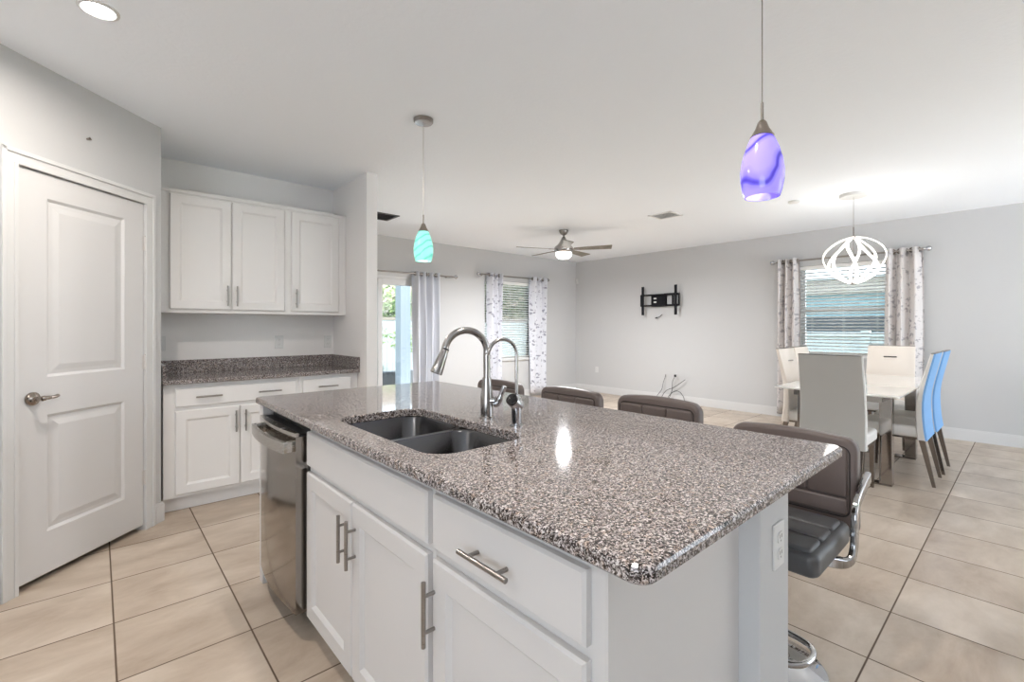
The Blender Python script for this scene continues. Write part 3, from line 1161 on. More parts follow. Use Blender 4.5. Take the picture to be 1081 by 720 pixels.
def bowed_panel(mb, z0, z1, base, depth, thick, y0=2.030, y1=2.580, n=20):
    outer = [(bow(y0 + (y1 - y0) * i / n, base, depth), y0 + (y1 - y0) * i / n) for i in range(n + 1)]
    inner = [(base + thick, y1), (base + thick, y0)]
    mb.prism(outer + inner, z0, z1)
    return mb


front = bowed_panel(MB(org), 0.105, 0.842, 0.612, 0.020, 0.054).build('door', M_DW, dw, 40)
bowed_panel(MB(org), 0.843, 0.858, 0.610, 0.021, 0.014).build('control_lip', M_DWTRIM, dw, 40)
bowed_panel(MB(org), 0.8425, 0.853, 0.6242, 0.021, 0.042).build('door_top', M_BLACK, dw, 40)
hb = MB(org)
n = 16
ys = [2.050 + (2.560 - 2.050) * i / n for i in range(n + 1)]
hb.tube([(bow(y, 0.612, 0.020) - 0.034 - 0.004 * (1 - ((y - 2.305) / 0.255) ** 2), y, 0.800) for y in ys], (0.046, 0.016), up=(1, 0, 0))
for y in (2.060, 2.550):
    hb.box(0.572, y - 0.012, 0.777, 0.616, y + 0.012, 0.823, bev=0.004)
hb.build('handle', M_DWTRIM, front, 40)

# ================================================================== BAR STOOLS
def make_stool(label, loc, dz):
    """faces -x; dz shifts the height-adjusted upper half"""
    t = thing('bar_stool', label, 'stool', loc, group='bar stools along the island')
    b = MB()
    b.lathe([(0.188, 0.0), (0.190, 0.004), (0.184, 0.009), (0.110, 0.016), (0.050, 0.026), (0.034, 0.042), (0.030, 0.075)], seg=40)
    b.build('base', M_CHROME, t, 40)
    p = MB()
    p.lathe([(0.027, 0.07), (0.027, 0.34), (0.024, 0.345)], seg=20)
    p.lathe([(0.018, 0.33), (0.018, 0.50 + dz)], seg=16)
    p.lathe([(0.03, 0.455 + dz), (0.07, 0.478 + dz)], seg=20)
    p.build('pole', M_CHROME, t, 40)
    fr = MB()
    fz = 0.150
    ring = smooth_path([(0.0, 0.030, fz), (-0.03, 0.145, fz), (-0.11, 0.168, fz), (-0.185, 0.130, fz), (-0.215, 0.0, fz), (-0.185, -0.130, fz), (-0.11, -0.168, fz), (-0.03, -0.145, fz), (0.0, -0.030, fz)], 6)
    fr.tube(ring, 0.0105, 12)
    fr.lathe([(0.033, 0.130), (0.035, 0.135), (0.035, 0.168), (0.033, 0.173)], seg=20)
    fr.build('footrest', M_CHROME, t, 50)
    s = MB()
    s.prism(rrect(-0.215, -0.218, 0.205, 0.218, 0.035, 5), 0.478 + dz, 0.560 + dz, bev=0.022, seg=4)
    so = s.build('seat', M_LEATHERS, t, 60)
    cu = MB()
    for (xa, xb) in ((-0.203, -0.085), (-0.080, 0.04), (0.045, 0.165)):
        cu.prism(rrect(xa, -0.195, xb, 0.195, 0.02, 4), 0.55 + dz, 0.574 + dz, bev=0.011, seg=3)
    cu.build('seat_cushion', M_LEATHERS, so, 60)
    # backrest: outline in the y-z plane, slightly raked
    zb, zt = 0.490 + dz, 0.868 + dz
    def backM(x):
        return Matrix.Translation((x, 0, 0)) @ Matrix.Shear('XY', 4, (0, 0)) @ Matrix(((0, 0, 1, 0), (1, 0, 0, 0), (0, 1, 0, 0), (0, 0, 0, 1)))
    out = rrect(-0.236, zb, 0.236, zt, 0.045, 6)
    out = [(y, z + (0.016 * (1 - (y / 0.236) ** 2) if z > (zb + zt) / 2 else 0)) for y, z in out]
    arch = []
    for i in range(len(out)):
        arch.append(out[i])
        y0_, z0_ = out[i]
        y1_, z1_ = out[(i + 1) % len(out)]
        if z0_ > zt - 0.01 and z1_ > zt - 0.01 and abs(y1_ - y0_) > 0.2:
            for k in range(1, 10):
                yy = y0_ + (y1_ - y0_) * k / 10
                arch.append((yy, zt + 0.016 * (1 - (yy / 0.236) ** 2)))
    bk = MB()
    bk.prism(arch, 0.0, 0.062, bev=0.016, seg=3, M=backM(0.205))
    bo_ = bk.build('backrest', M_LEATHER, t, 60)
    bc = MB()
    zm = zb + 0.155
    for (ya, yb) in ((-0.205, -0.071), (-0.067, 0.067), (0.071, 0.205)):
        bc.prism(rrect(ya, zm + 0.003, yb, zt - 0.033, 0.012, 4), -0.012, 0.02, bev=0.008, seg=3, M=backM(0.205))
    bc.prism(rrect(-0.205, zb + 0.09, 0.205, zm - 0.003, 0.012, 4), -0.012, 0.02, bev=0.008, seg=3, M=backM(0.205))
    bc.build('back_cushion', M_LEATHER, bo_, 60)
    pp = MB()
    pip = rrect(-0.212, zb + 0.08, 0.212, zt - 0.026, 0.03, 5)
    pp.tube([(0.2045, y, z) for y, z in pip], 0.0022, 6, closed=True)
    pp.build('piping', M_SEAM, bo_, 60)
    for sgn in (-1, 1):
        a = MB()
        a.tube(smooth_path([(0.0, sgn * 0.10, 0.470 + dz), (0.02, sgn * 0.19, 0.462 + dz), (0.045, sgn * 0.243, 0.470 + dz), (0.075, sgn * 0.252, 0.510 + dz), (0.085, sgn * 0.252, 0.57 + dz),
                            (0.095, sgn * 0.252, 0.630 + dz), (0.125, sgn * 0.252, 0.668 + dz), (0.20, sgn * 0.252, 0.694 + dz), (0.30, sgn * 0.252, 0.722 + dz)], 6), (0.042, 0.020), up=(0, sgn, 0.001))
        ao = a.build('armrest', M_CHROME, t, 40)
        bv = ao.modifiers.new('bevel', 'BEVEL')
        bv.width = 0.006
        bv.segments = 3
        bv.limit_method = 'ANGLE'
    return t


SX = 1.945
stool_specs = [(0.678, -0.005, 'brown leather bar stool at the near end of the island, its chrome arm in view'),
               (1.302, 0.052, 'brown leather bar stool second from the near end of the island'),
               (1.900, 0.040, 'brown leather bar stool second from the far end, right of the filter faucet'),
               (2.575, 0.030, 'brown leather bar stool at the far end of the island, behind the faucet')]
for (y, dz, lab) in stool_specs:
    make_stool(lab, (SX, y, 0), dz)

# ================================================================== DINING SET
TC = (5.47, 1.10, 0)
tb = thing('dining_table', 'white glass dining table with polished steel trestle legs by the window', 'table', TC)
MB(TC).prism(rrect(4.50, 0.665, 6.44, 1.535, 0.012, 3), 0.757, 0.771, bev=0.003).build('table_top', M_TABLEGLASS, tb)
ap = MB(TC)
for y in (0.80, 1.40):
    ap.box(4.62, y - 0.012, 0.700, 6.32, y + 0.012, 0.7565, bev=0.002)
for x in (4.62, 6.32):
    ap.box(x - 0.012, 0.788, 0.700, x + 0.012, 1.412, 0.7565, bev=0.002)
ap.build('apron', M_TABLELEG, tb)
for x in (4.85, 6.00):
    fr = MB(TC)
    for y in (0.80, 1.40):
        l = MB(TC)
        l.box(x - 0.048, y - 0.042, 0.012, x + 0.048, y + 0.042, 0.757, bev=0.004)
        l.build('leg', M_TABLELEG, tb)
    fr.box(x - 0.048, 0.758, 0.0, x + 0.048, 1.442, 0.012, bev=0.002)
    fr.build('foot_rail', M_TABLELEG, tb)


def make_chair(label, loc, rz, back_mat, group='dining chairs around the table'):
    """faces +x locally; origin on the floor below the middle of the seat; rear of the back at x = -0.27"""
    t = thing('dining_chair', label, 'chair', loc, rz, group)
    s = MB()
    s.prism(rrect(-0.215, -0.212, 0.235, 0.212, 0.035, 5), 0.385, 0.480, bev=0.025, seg=4)
    so = s.build('seat', M_WHITELEA, t, 60)
    MB().box(-0.205, -0.200, 0.372, 0.220, 0.200, 0.388).build('seat_frame', M_CHAIRLEG, t)

    # backrest side profile (x, z): front run then rear run
    def prof(k):
        z = 0.372 + (1.080 - 0.372) * k
        rear = -0.232 + 0.020 * math.sin(k * PI * 0.9) * (1 - k) * 2.0 - 0.062 * max(0, k - 0.45) ** 1.4 * 1.9
        th = 0.030 * (1 - k) + 0.033
        return rear, rear + th, z
    nn = 14
    f = MB()
    rows = []
    for i in range(nn + 1):
        r0, r1, z = prof(i / nn)
        w = 0.222 - 0.010 * (i / nn)
        rows.append([(r0 + 0.012, -w, z), (r1 - 0.008, -w, z), (r1, -w + 0.012, z), (r1, w - 0.012, z), (r1 - 0.008, w, z), (r0 + 0.012, w, z)])
    f.loops(rows)
    bo_ = f.build('backrest', M_WHITELEA if back_mat is not M_CREAMLEA else M_CREAMLEA, t, 50)
    rw = []
    for i in range(nn + 1):
        r0, r1, z = prof(i / nn)
        w = 0.222 - 0.010 * (i / nn)
        rw.append([(r0, -w + 0.006, z), (r0 + 0.0125, -w + 0.001, z), (r0 + 0.0125, w - 0.001, z), (r0, w - 0.006, z)])
    MB().loops(rw).build('back_panel', back_mat, t, 50)
    r0, r1, z = prof(1.0)
    MB().box(r0 + 0.002, -0.210, z, r1 - 0.002, 0.210, z + 0.006, bev=0.002).build('top_trim', M_CHAIRLEG, bo_)
    r0, r1, z = prof(0.83)
    MB().tube([(r1 + 0.006, -0.058, z), (r1 + 0.006, 0.058, z)], (0.012, 0.010), up=(0, 0, 1)).build('handle', M_CHROME, bo_)
    for (x, y, dx, dy) in ((0.195, -0.180, 0.010, 0), (0.195, 0.180, 0.010, 0), (-0.195, -0.185, -0.075, 0), (-0.195, 0.185, -0.075, 0)):
        l = MB()
        a = [(x - 0.020, y - 0.018, 0.374), (x + 0.020, y - 0.018, 0.374), (x + 0.020, y + 0.018, 0.374), (x - 0.020, y + 0.018, 0.374)]
        c = [(x + dx - 0.011, y - 0.011, 0.0), (x + dx + 0.011, y - 0.011, 0.0), (x + dx + 0.011, y + 0.011, 0.0), (x + dx - 0.011, y + 0.011, 0.0)]
        l.loops([c, a])
        l.build('leg', M_CHAIRLEG, t)
    return t


make_chair('white dining chair at the near end of the table, its plain back towards the island', (4.48, 1.045, 0), 0, M_SHADELEA)
make_chair('white dining chair with blue back on the right side of the table, nearer the island', (5.235, 0.800, 0), PI / 2, M_BLUELEA)
make_chair('white dining chair with blue back on the right side of the table, nearer the window', (5.735, 0.790, 0), PI / 2, M_BLUELEA)
make_chair('cream dining chair at the window end of the table, facing the island', (6.53, 1.08, 0), PI, M_CREAMLEA)
make_chair('cream dining chair on the left side of the table, nearer the island', (5.25, 1.42, 0), -PI / 2, M_CREAMLEA)
make_chair('cream dining chair on the left side of the table, nearer the window', (5.735, 1.43, 0), -PI / 2, M_CREAMLEA)

# ================================================================== PENDANTS
def lamp_point(name, loc, power, color, radius, parent=None):
    d = bpy.data.lights.new(name, 'POINT')
    d.energy = power
    d.color = color
    d.shadow_soft_size = radius
    o = bpy.data.objects.new(name, d)
    o.location = loc
    COL.objects.link(o)
    return o


def pendant(label, x, y, zbot, shade_mat, lamp_color):
    c = Vector((x, y, ZC))
    t = thing('pendant_lamp', label, 'pendant lamp', (x, y, ZC), group=None)
    MB(c).lathe([(0.062, 0), (0.062, -0.018), (0.055, -0.026), (0.010, -0.030)], c, 30).build('canopy', M_NICKEL, t, 40)
    zt = zbot + 0.198
    MB(c).tube([(x, y, ZC - 0.028), (x, y, zt + 0.09)], 0.0018, 6).build('cord', M_NICKEL, t)
    st = MB(c)
    st.tube([(x, y, zt + 0.028), (x, y, zt + 0.098)], 0.0045, 10)
    st.build('stem', M_NICKEL, t, 40)
    MB(c).lathe([(0.008, 0.042), (0.013, 0.036), (0.020, 0.016), (0.034, -0.008), (0.032, -0.010)], (x, y, zt), 24).build('socket_cap', M_DARKNICKEL, t, 40)
    outer = [(0.027, 0.0), (0.037, -0.020), (0.049, -0.050), (0.058, -0.085), (0.0625, -0.120), (0.0615, -0.150), (0.056, -0.180), (0.050, -0.198)]
    inner = [(r - 0.004, z) for r, z in reversed(outer)]
    seg = 40
    rings = [[Vector((x + r * math.cos(2 * PI * k / seg), y + r * math.sin(2 * PI * k / seg), zt + z)) for k in range(seg)] for r, z in outer + inner]
    MB(c).loops(rings, closed=True).build('shade', shade_mat, t, 60)
    MB(c).lathe([(0.010, -0.010), (0.018, -0.035), (0.026, -0.065), (0.020, -0.088), (0.006, -0.098)], (x, y, zt), 18).build('bulb', M_BULB, t, 60)
    lamp_point('pendant_bulb_light', (x, y, zbot + 0.03), 0.2, lamp_color, 0.04)
    return t


pendant('aqua green swirled glass pendant lamp hanging over the far end of the island', 1.559, 2.600, 1.722, M_GREEN, (0.9, 1.0, 0.96))
pendant('violet swirled glass pendant lamp hanging over the near end of the island', 1.559, 0.566, 1.708, M_PURPLE, (0.97, 0.95, 1.0))

# ================================================================== CHANDELIER
cc = Vector((5.657, 1.195, ZC))
ch = thing('chandelier', 'round chandelier of glowing curved strips above the dining table', 'chandelier', cc)
MB(cc).lathe([(0.120, 0), (0.120, -0.020), (0.112, -0.030), (0.02, -0.032)], cc, 36).build('canopy', M_PLASTIC, ch, 40)
MB(cc).tube([(cc.x, cc.y, ZC - 0.03), (cc.x, cc.y, 2.29)], 0.0018, 6).build('cord', M_NICKEL, ch)
st = MB(cc)
st.tube([(cc.x, cc.y, 2.19), (cc.x, cc.y, 2.30)], 0.007, 10)
st.lathe([(0.028, 2.206), (0.028, 2.190), (0.015, 2.186)], (cc.x, cc.y, 0), 20)
st.tube([(cc.x, cc.y, 1.74), (cc.x, cc.y, 2.20)], 0.004, 8)
st.lathe([(0.034, 1.745), (0.034, 1.730), (0.016, 1.720)], (cc.x, cc.y, 0), 20)
st.build('stem', M_NICKEL, ch, 40)
NR = 8
for i in range(NR):
    a0 = 2 * PI * i / NR + 0.18
    up_lobe = i % 2 == 0
    pts = []
    for k in range(29):
        u = k / 28
        skew = u ** 0.78 if up_lobe else u ** 1.32
        r = 0.018 + 0.238 * math.sin(PI * skew) ** 0.80
        z = 2.196 - 0.462 * u
        a = a0 + (0.26 if up_lobe else -0.26) * math.sin(PI * (u - 0.5) * 1.0)
        pts.append(Vector((cc.x + r * math.cos(a), cc.y + r * math.sin(a), z)))
    # flat strip: glowing outwards, metal channel behind
    P = pts
    rings, rings2 = [], []
    for k in range(len(P)):
        tan = (P[min(k + 1, len(P) - 1)] - P[max(k - 1, 0)]).normalized()
        rad = Vector((P[k].x - cc.x, P[k].y - cc.y, (P[k].z - 1.965) * 0.7)).normalized()
        side = tan.cross(rad).normalized()
        nr = side.cross(tan).normalized()
        if nr.dot(rad) < 0:
            nr = -nr
        w, h = 0.0115, 0.004
        rings.append([P[k] - side * w, P[k] + side * w, P[k] + side * w + nr * h, P[k] - side * w + nr * h])
        rings2.append([P[k] - side * w - nr * 0.005, P[k] + side * w - nr * 0.005, P[k] + side * w - nr * 0.0002, P[k] - side * w - nr * 0.0002])
    rb = MB(cc).loops(rings2).build('rib', M_PLASTIC, ch)
    MB(cc).loops(rings).build('led_strip', M_LED, rb)
lamp_point('chandelier_light', (cc.x, cc.y, 1.93), 4, (1.0, 0.97, 0.94), 0.25)

# ================================================================== CEILING FAN
fc = Vector((4.787, 4.297, ZC))
fan = thing('ceiling_fan', 'grey five-blade ceiling fan with lit glass bowl in the living area', 'ceiling fan', fc)
MB(fc).lathe([(0.062, 0), (0.064, -0.006), (0.058, -0.030), (0.042, -0.056), (0.020, -0.070)], fc, 28).build('canopy', M_NICKEL, fan, 40)
MB(fc).tube([(fc.x, fc.y, ZC - 0.07), (fc.x, fc.y, 2.50)], 0.012, 12).build('down_rod', M_NICKEL, fan, 40)
MB(fc).lathe([(0.020, 2.535), (0.030, 2.520), (0.055, 2.470), (0.085, 2.430), (0.118, 2.405), (0.130, 2.385), (0.130, 2.345), (0.118, 2.325), (0.105, 2.320)], (fc.x, fc.y, 0), 32).build('motor_housing', M_FAUCET, fan, 40)
MB(fc).lathe([(0.104, 2.324), (0.110, 2.312), (0.108, 2.285), (0.092, 2.256), (0.060, 2.238), (0.01, 2.231)], (fc.x, fc.y, 0), 32).build('light_bowl', M_BOWL, fan, 60)
FWD = math.radians(48.25784)
for deg in (-19, 53, 125, 197, 269):
    # degrees in the plan, measured from the camera's right towards its forward direction
    a = FWD - PI / 2 + math.radians(deg)
    pitch = math.radians(-11)
    bl = MB(fc)
    M = Matrix.Translation((fc.x, fc.y, 2.365)) @ Matrix.Rotation(a, 4, 'Z') @ Matrix.Rotation(pitch, 4, 'X')
    bl.prism([(0.150, -0.040), (0.30, -0.052), (0.655, -0.068), (0.665, -0.060), (0.640, 0.066), (0.630, 0.070), (0.30, 0.052), (0.150, 0.040)], -0.003, 0.003, M=M)
    bo_ = bl.build('blade', M_FANBLADE, fan)
    MB(fc).box(0.105, -0.022, -0.010, 0.215, 0.022, -0.003, bev=0.002, M=M).build('bracket', M_NICKEL, bo_)
fl = bpy.data.lights.new('fan_light', 'AREA')
fl.shape = 'DISK'
fl.size = 0.12
fl.energy = 38
fl.color = (0.97, 0.98, 1.0)
flo = bpy.data.objects.new('fan_light', fl)
flo.location = (fc.x, fc.y, 2.225)
COL.objects.link(flo)

# ================================================================== RECESSED LIGHT AND CEILING FITTINGS
def can_light(label, x, y, power, color=(1.0, 0.92, 0.84)):
    c = Vector((x, y, ZC))
    t = thing('recessed_light', label, 'ceiling light', c)
    MB(c).lathe([(0.070, 0), (0.070, -0.004), (0.058, -0.008), (0.054, -0.003)], c, 32).build('trim_ring', M_PLASTIC, t, 40)
    MB(c).lathe([(0.054, -0.0045), (0.03, -0.0055), (0.001, -0.006)], c, 32, cap0=False, cap1=False).build('lens', M_LAMP, t, 40)
    d = bpy.data.lights.new('can_light', 'AREA')
    d.shape = 'DISK'
    d.size = 0.10
    d.spread = math.radians(172)
    d.energy = CAN_POWER * power
    d.color = color
    o = bpy.data.objects.new('can_light', d)
    o.location = (x, y, ZC - 0.012)
    COL.objects.link(o)
    return t


can_light('glowing round recessed light in the kitchen ceiling above the pantry door', 0.003, 2.606, 1.15)

can_light('added unseen fill light in the kitchen ceiling over the near end of the island', 0.95, 0.85, 1.2)  # extra can out of view, added to brighten the back cabinets
can_light('added unseen fill light in the kitchen ceiling at the west side', -1.4, 0.7, 0.6)  # extra can out of view, added as kitchen fill
can_light('added unseen fill light in the kitchen ceiling left of the pantry door', -1.4, 2.2, 0.5)  # another unseen can, added to raise the kitchen brightness


def vent(label, x0, y0, x1, y1, m_frame, m_slat, m_back):
    c = ((x0 + x1) / 2, (y0 + y1) / 2, ZC)
    t = thing('ceiling_vent', label, 'vent', c)
    f = MB(c)
    for b in ((x0, y0, x1, y0 + 0.025), (x0, y1 - 0.025, x1, y1), (x0, y0, x0 + 0.025, y1), (x1 - 0.025, y0, x1, y1)):
        f.box(b[0], b[1], ZC - 0.010, b[2], b[3], ZC, bev=0.002)
    f.build('frame', m_frame, t)
    MB(c).box(x0 + 0.02, y0 + 0.02, ZC - 0.002, x1 - 0.02, y1 - 0.02, ZC - 0.0005).build('backing', m_back, t)
    s = MB(c)
    n_ = 9
    for i in range(n_):
        yy = y0 + 0.04 + (y1 - y0 - 0.08) * i / (n_ - 1)
        M = Matrix.Translation(((x0 + x1) / 2, yy, ZC - 0.007)) @ Matrix.Rotation(math.radians(35), 4, 'X')
        s.box(-(x1 - x0) / 2 + 0.024, -0.011, -0.0008, (x1 - x0) / 2 - 0.024, 0.011, 0.0008, M=M)
    s.build('slats', m_slat, t)
    return t


vent('white square ceiling vent between the fan and the violet pendant', 4.90, 2.76, 5.18, 3.06, M_VENT, M_VENT, M_SLOT)
vent('dark return air grille in the ceiling beside the partition wall', 2.30, 5.04, 2.70, 5.37, M_GRILLE, M_GRILLE, M_GRILLE)
sd_ = MB((5.505, 1.684, ZC)).lathe([(0.055, 0), (0.055, -0.010), (0.045, -0.018), (0.01, -0.020)], (5.505, 1.684, ZC), 28).build('smoke_detector', M_PLASTIC, None, 40)
sd_.location = (5.505, 1.684, ZC)
tag(sd_, 'small white round detector on the ceiling left of the chandelier', 'detector')
c = (7.385, 6.262, 2.235)
sn = MB(c).box(7.362, 6.235, 2.185, 7.399, 6.285, 2.285, bev=0.008).build('motion_sensor', M_PLASTIC, None, 40)
sn.location = c
tag(sn, 'small white sensor high in the far room corner', 'sensor')
na = pantry(-0.510, 0, 2.350)
an = MB(na)
an.tube([pantry(-0.510, -0.002, 2.350), pantry(-0.506, 0.014, 2.354)], 0.006, 10)
an.tube([pantry(-0.506, 0.014, 2.354), pantry(-0.504, 0.017, 2.356)], 0.0085, 10)
an = an.build('wall_anchor', M_DARKNICKEL, None, 40)
an.location = na
tag(an, 'small brown screw anchor left in the wall above the pantry door', 'anchor')

# ================================================================== TV MOUNT AND CORDS
c = (7.36, 4.33, 1.76)
tv = thing('tv_mount', 'black empty television wall mount on the right wall', 'tv mount', c)
MB(c).box(7.340, 4.235, 1.655, 7.399, 4.515, 1.868, bev=0.004).build('wall_plate', M_BLACKM, tv)
a = MB(c)
a.box(7.318, 3.995, 1.655, 7.345, 4.245, 1.690, bev=0.003)
a.box(7.318, 3.995, 1.840, 7.345, 4.245, 1.880, bev=0.003)
a.box(7.318, 4.075, 1.655, 7.345, 4.105, 1.875, bev=0.003)
a.box(7.325, 4.255, 1.675, 7.341, 4.480, 1.850, bev=0.003)
a.build('swing_arm', M_BLACKM, tv)
r_ = MB(c)
for z in (1.673, 1.858):
    r_.box(7.290, 3.955, z - 0.014, 7.318, 4.700, z + 0.014, bev=0.002)
for y in (3.965, 4.690):
    r_.box(7.290, y - 0.012, 1.670, 7.318, y + 0.012, 1.862, bev=0.002)
r_.build('cross_rails', M_BLACKM, tv)
for y in (4.640, 4.008):
    MB(c).box(7.262, y - 0.020, 1.505, 7.290, y + 0.020, 2.012, bev=0.003).build('tv_bracket', M_BLACKM, tv)
for z in (1.733, 1.797):
    MB(c).box(7.3235, 4.400, z - 0.012, 7.3255, 4.452, z + 0.012, bev=0.0005).build('slot', M_VENT, tv)

c = Vector((7.39, 4.35, 1.485))
cb = MB(c)
cb.tube(smooth_path([(7.398, 4.33, 1.515), (7.37, 4.335, 1.500), (7.355, 4.36, 1.475), (7.352, 4.40, 1.462)], 5), 0.006, 8)
cb.tube([(7.352, 4.395, 1.464), (7.350, 4.435, 1.452)], 0.011, 8)
cb = cb.build('cable_end', M_BLACK, None, 50)
cb.location = c
tag(cb, 'short black cable end poking from the wall under the television mount', 'cable')

cord_specs = [
    ([(7.396, 4.26, 0.470), (7.37, 4.255, 0.43), (7.34, 4.275, 0.33), (7.33, 4.30, 0.21), (7.30, 4.36, 0.11), (7.28, 4.40, 0.02)], None, 'thin grey cord hanging down the right wall, leftmost of the loose cords'),
    ([(7.33, 4.06, 0.440), (7.33, 4.095, 0.36), (7.33, 4.10, 0.25), (7.32, 4.12, 0.15), (7.30, 4.16, 0.06), (7.27, 4.22, 0.010)], (7.33, 4.045, 0.465), 'black cord with plug end standing up in the middle of the loose cords'),
    ([(7.34, 3.87, 0.415), (7.33, 3.96, 0.345), (7.32, 4.07, 0.265), (7.32, 4.20, 0.205), (7.30, 4.26, 0.12), (7.27, 4.30, 0.012)], None, 'black cord slanting up to the right, rightmost end of the loose cords'),
    ([(7.28, 4.19, 0.010), (7.31, 4.14, 0.13), (7.33, 4.05, 0.205), (7.33, 3.96, 0.195), (7.32, 3.89, 0.12), (7.29, 3.85, 0.012)], None, 'black cord looping in a low arch near the floor by the right wall')]
for pts, plug, lab in cord_specs:
    o_ = Vector((pts[-1][0], pts[-1][1], 0))
    q = MB(o_)
    q.tube(smooth_path(pts, 6), 0.0048, 8)
    cord = q.build('loose_cord', M_BLACK if 'grey' not in lab else M_GRILLE, None, 50)
    cord.location = o_
    tag(cord, lab, 'cord', 'loose cords by the right wall')
    if plug:
        MB(o_).box(plug[0] - 0.015, plug[1] - 0.017, plug[2] - 0.018, plug[0] + 0.015, plug[1] + 0.017, plug[2] + 0.022, bev=0.005).build('plug', M_BLACK, cord)

# ================================================================== CURTAINS, RODS, BLINDS
def curtain_rod(label, p, q, wall_dir):
    p, q, w = Vector(p), Vector(q), Vector(wall_dir)
    mid = (p + q) / 2
    t = thing('curtain_rod', label, 'curtain rod', mid)
    MB(mid).tube([p, q], 0.0125, 12).build('rod', M_NICKEL, t, 40)
    d = (q - p).normalized()
    for e_, s in ((p, -1), (q, 1)):
        f = MB(mid)
        f.tube([e_, e_ + d * s * 0.02, e_ + d * s * 0.024, e_ + d * s * 0.045, e_ + d * s * 0.066, e_ + d * s * 0.074], [0.016, 0.016, 0.025, 0.034, 0.025, 0.008], 16)
        f.build('finial', M_CHROME, t, 50)
        b_ = MB(mid)
        e2 = e_ - d * s * 0.09
        b_.tube([e2, e2 + w * 0.088], 0.007, 8)
        b_.tube([e2 + w * 0.086, e2 + w * 0.0915], 0.022, 14)
        b_.build('bracket', M_NICKEL, t, 40)
    return t


def curtain(label, mat_, p, q, ztop, zbot, waves, amp, wall_dir, spread=1.0, phase=0.0, ring_z=None, group=None):
    """pleated panel hanging from p to q (xy at the rod); spread scales the width at the hem"""
    p, q, w = Vector((p[0], p[1], 0)), Vector((q[0], q[1], 0)), Vector(wall_dir)
    mid = (p + q) / 2
    d = (q - p)
    L = d.length
    d.normalize()
    n = waves * 16
    org = mid + Vector((0, 0, zbot))
    t = thing('curtain', label, 'curtain', org, group=group)
    bm = bmesh.new()
    uv = bm.loops.layers.uv.new('UVMap')
    rows = 14
    grid = []
    cloth_w = L * 1.7
    for j in range(rows + 1):
        v = j / rows
        z = ztop + (zbot - ztop) * v
        sp = 1 + (spread - 1) * v
        row = []
        for i in range(n + 1):
            u = i / n
            ph = 2 * PI * waves * u + phase
            a = amp * (1 - 0.18 * v) * (1 + 0.25 * math.sin(3.1 * u * waves + 4 * v))
            off = math.sin(ph + 0.35 * math.sin(5 * v + u * 4)) * a
            lat = (u - 0.5) * L * sp + 0.012 * math.sin(2 * ph) * v
            pos = mid + d * lat + w * off + Vector((0, 0, z))
            row.append(bm.verts.new(pos - org))
        grid.append(row)
    for j in range(rows):
        for i in range(n):
            f = bm.faces.new((grid[j][i], grid[j + 1][i], grid[j + 1][i + 1], grid[j][i + 1]))
            f.smooth = True
            for lp, (ii, jj) in zip(f.loops, ((i, j), (i, j + 1), (i + 1, j + 1), (i + 1, j))):
                lp[uv].uv = (ii / n * cloth_w + phase, (ztop + (zbot - ztop) * jj / rows))
    me = bpy.data.meshes.new('panel')
    bm.to_mesh(me)
    bm.free()
    me.materials.append(mat_)
    o = bpy.data.objects.new('panel', me)
    COL.objects.link(o)
    o.parent = t
    sol = o.modifiers.new('thickness', 'SOLIDIFY')
    sol.thickness = 0.003
    # grommet rings around the rod, one where the cloth crosses it
    rz = ring_z if ring_z else ztop - 0.03
    k = 0
    for i in range(2 * waves):
        u = (i * PI - phase) / (2 * PI * waves)
        if not (0.01 < u < 0.99):
            continue
        c_ = mid + d * ((u - 0.5) * L) + Vector((0, 0, rz))
        g = MB(org)
        ax = Vector((d.x, d.y, 0))
        nrm_ = w
        dirn = (d * 0.75 + w * (0.66 if i % 2 == 0 else -0.66)).normalized()
        s1 = Vector((0, 0, 1))
        g.tube([c_ + dirn * (0.026 * math.cos(2 * PI * m_ / 16)) * 1.0 + s1 * (0.026 * math.sin(2 * PI * m_ / 16)) for m_ in range(16)], 0.0065, 8, closed=True)
        g.build('grommet', M_DARKNICKEL, t, 60)
    return t


YR = Y1 - 0.09
curtain_rod('brushed curtain rod above the sliding glass door', (1.98, YR, 2.105), (4.28, YR, 2.105), (0, 1, 0))
curtain_rod('brushed curtain rod above the rear window', (4.83, YR, 2.195), (6.42, YR, 2.195), (0, 1, 0))
XR = X1 - 0.09
curtain_rod('brushed curtain rod above the dining window', (XR, 0.86, 2.225), (XR, 2.47, 2.225), (1, 0, 0))
curtain('plain grey curtain panel drawn to the right of the sliding glass door', M_CURTP, (3.54, YR), (4.02, YR), 2.14, 0.03, 4, 0.048, (0, 1, 0), 0.98, 0.4, 2.105)
curtain('printed curtain panel on the left of the rear window', M_CURT2, (4.99, YR), (5.30, YR), 2.23, 0.05, 3, 0.058, (0, 1, 0), 1.02, 0.2, 2.195)
curtain('printed curtain panel on the right of the rear window, near the room corner', M_CURT2, (6.01, YR), (6.42, YR), 2.23, 0.05, 3, 0.058, (0, 1, 0), 1.05, 0.5, 2.195)
curtain('printed curtain panel on the left of the dining window', M_CURT, (XR, 2.165), (XR, 2.44), 2.26, 0.05, 3, 0.055, (1, 0, 0), 1.1, 0.3, 2.225)
curtain('printed curtain panel on the right of the dining window', M_CURT, (XR, 0.865), (XR, 1.215), 2.26, 0.04, 3, 0.055, (1, 0, 0), 1.12, 0.7, 2.225)


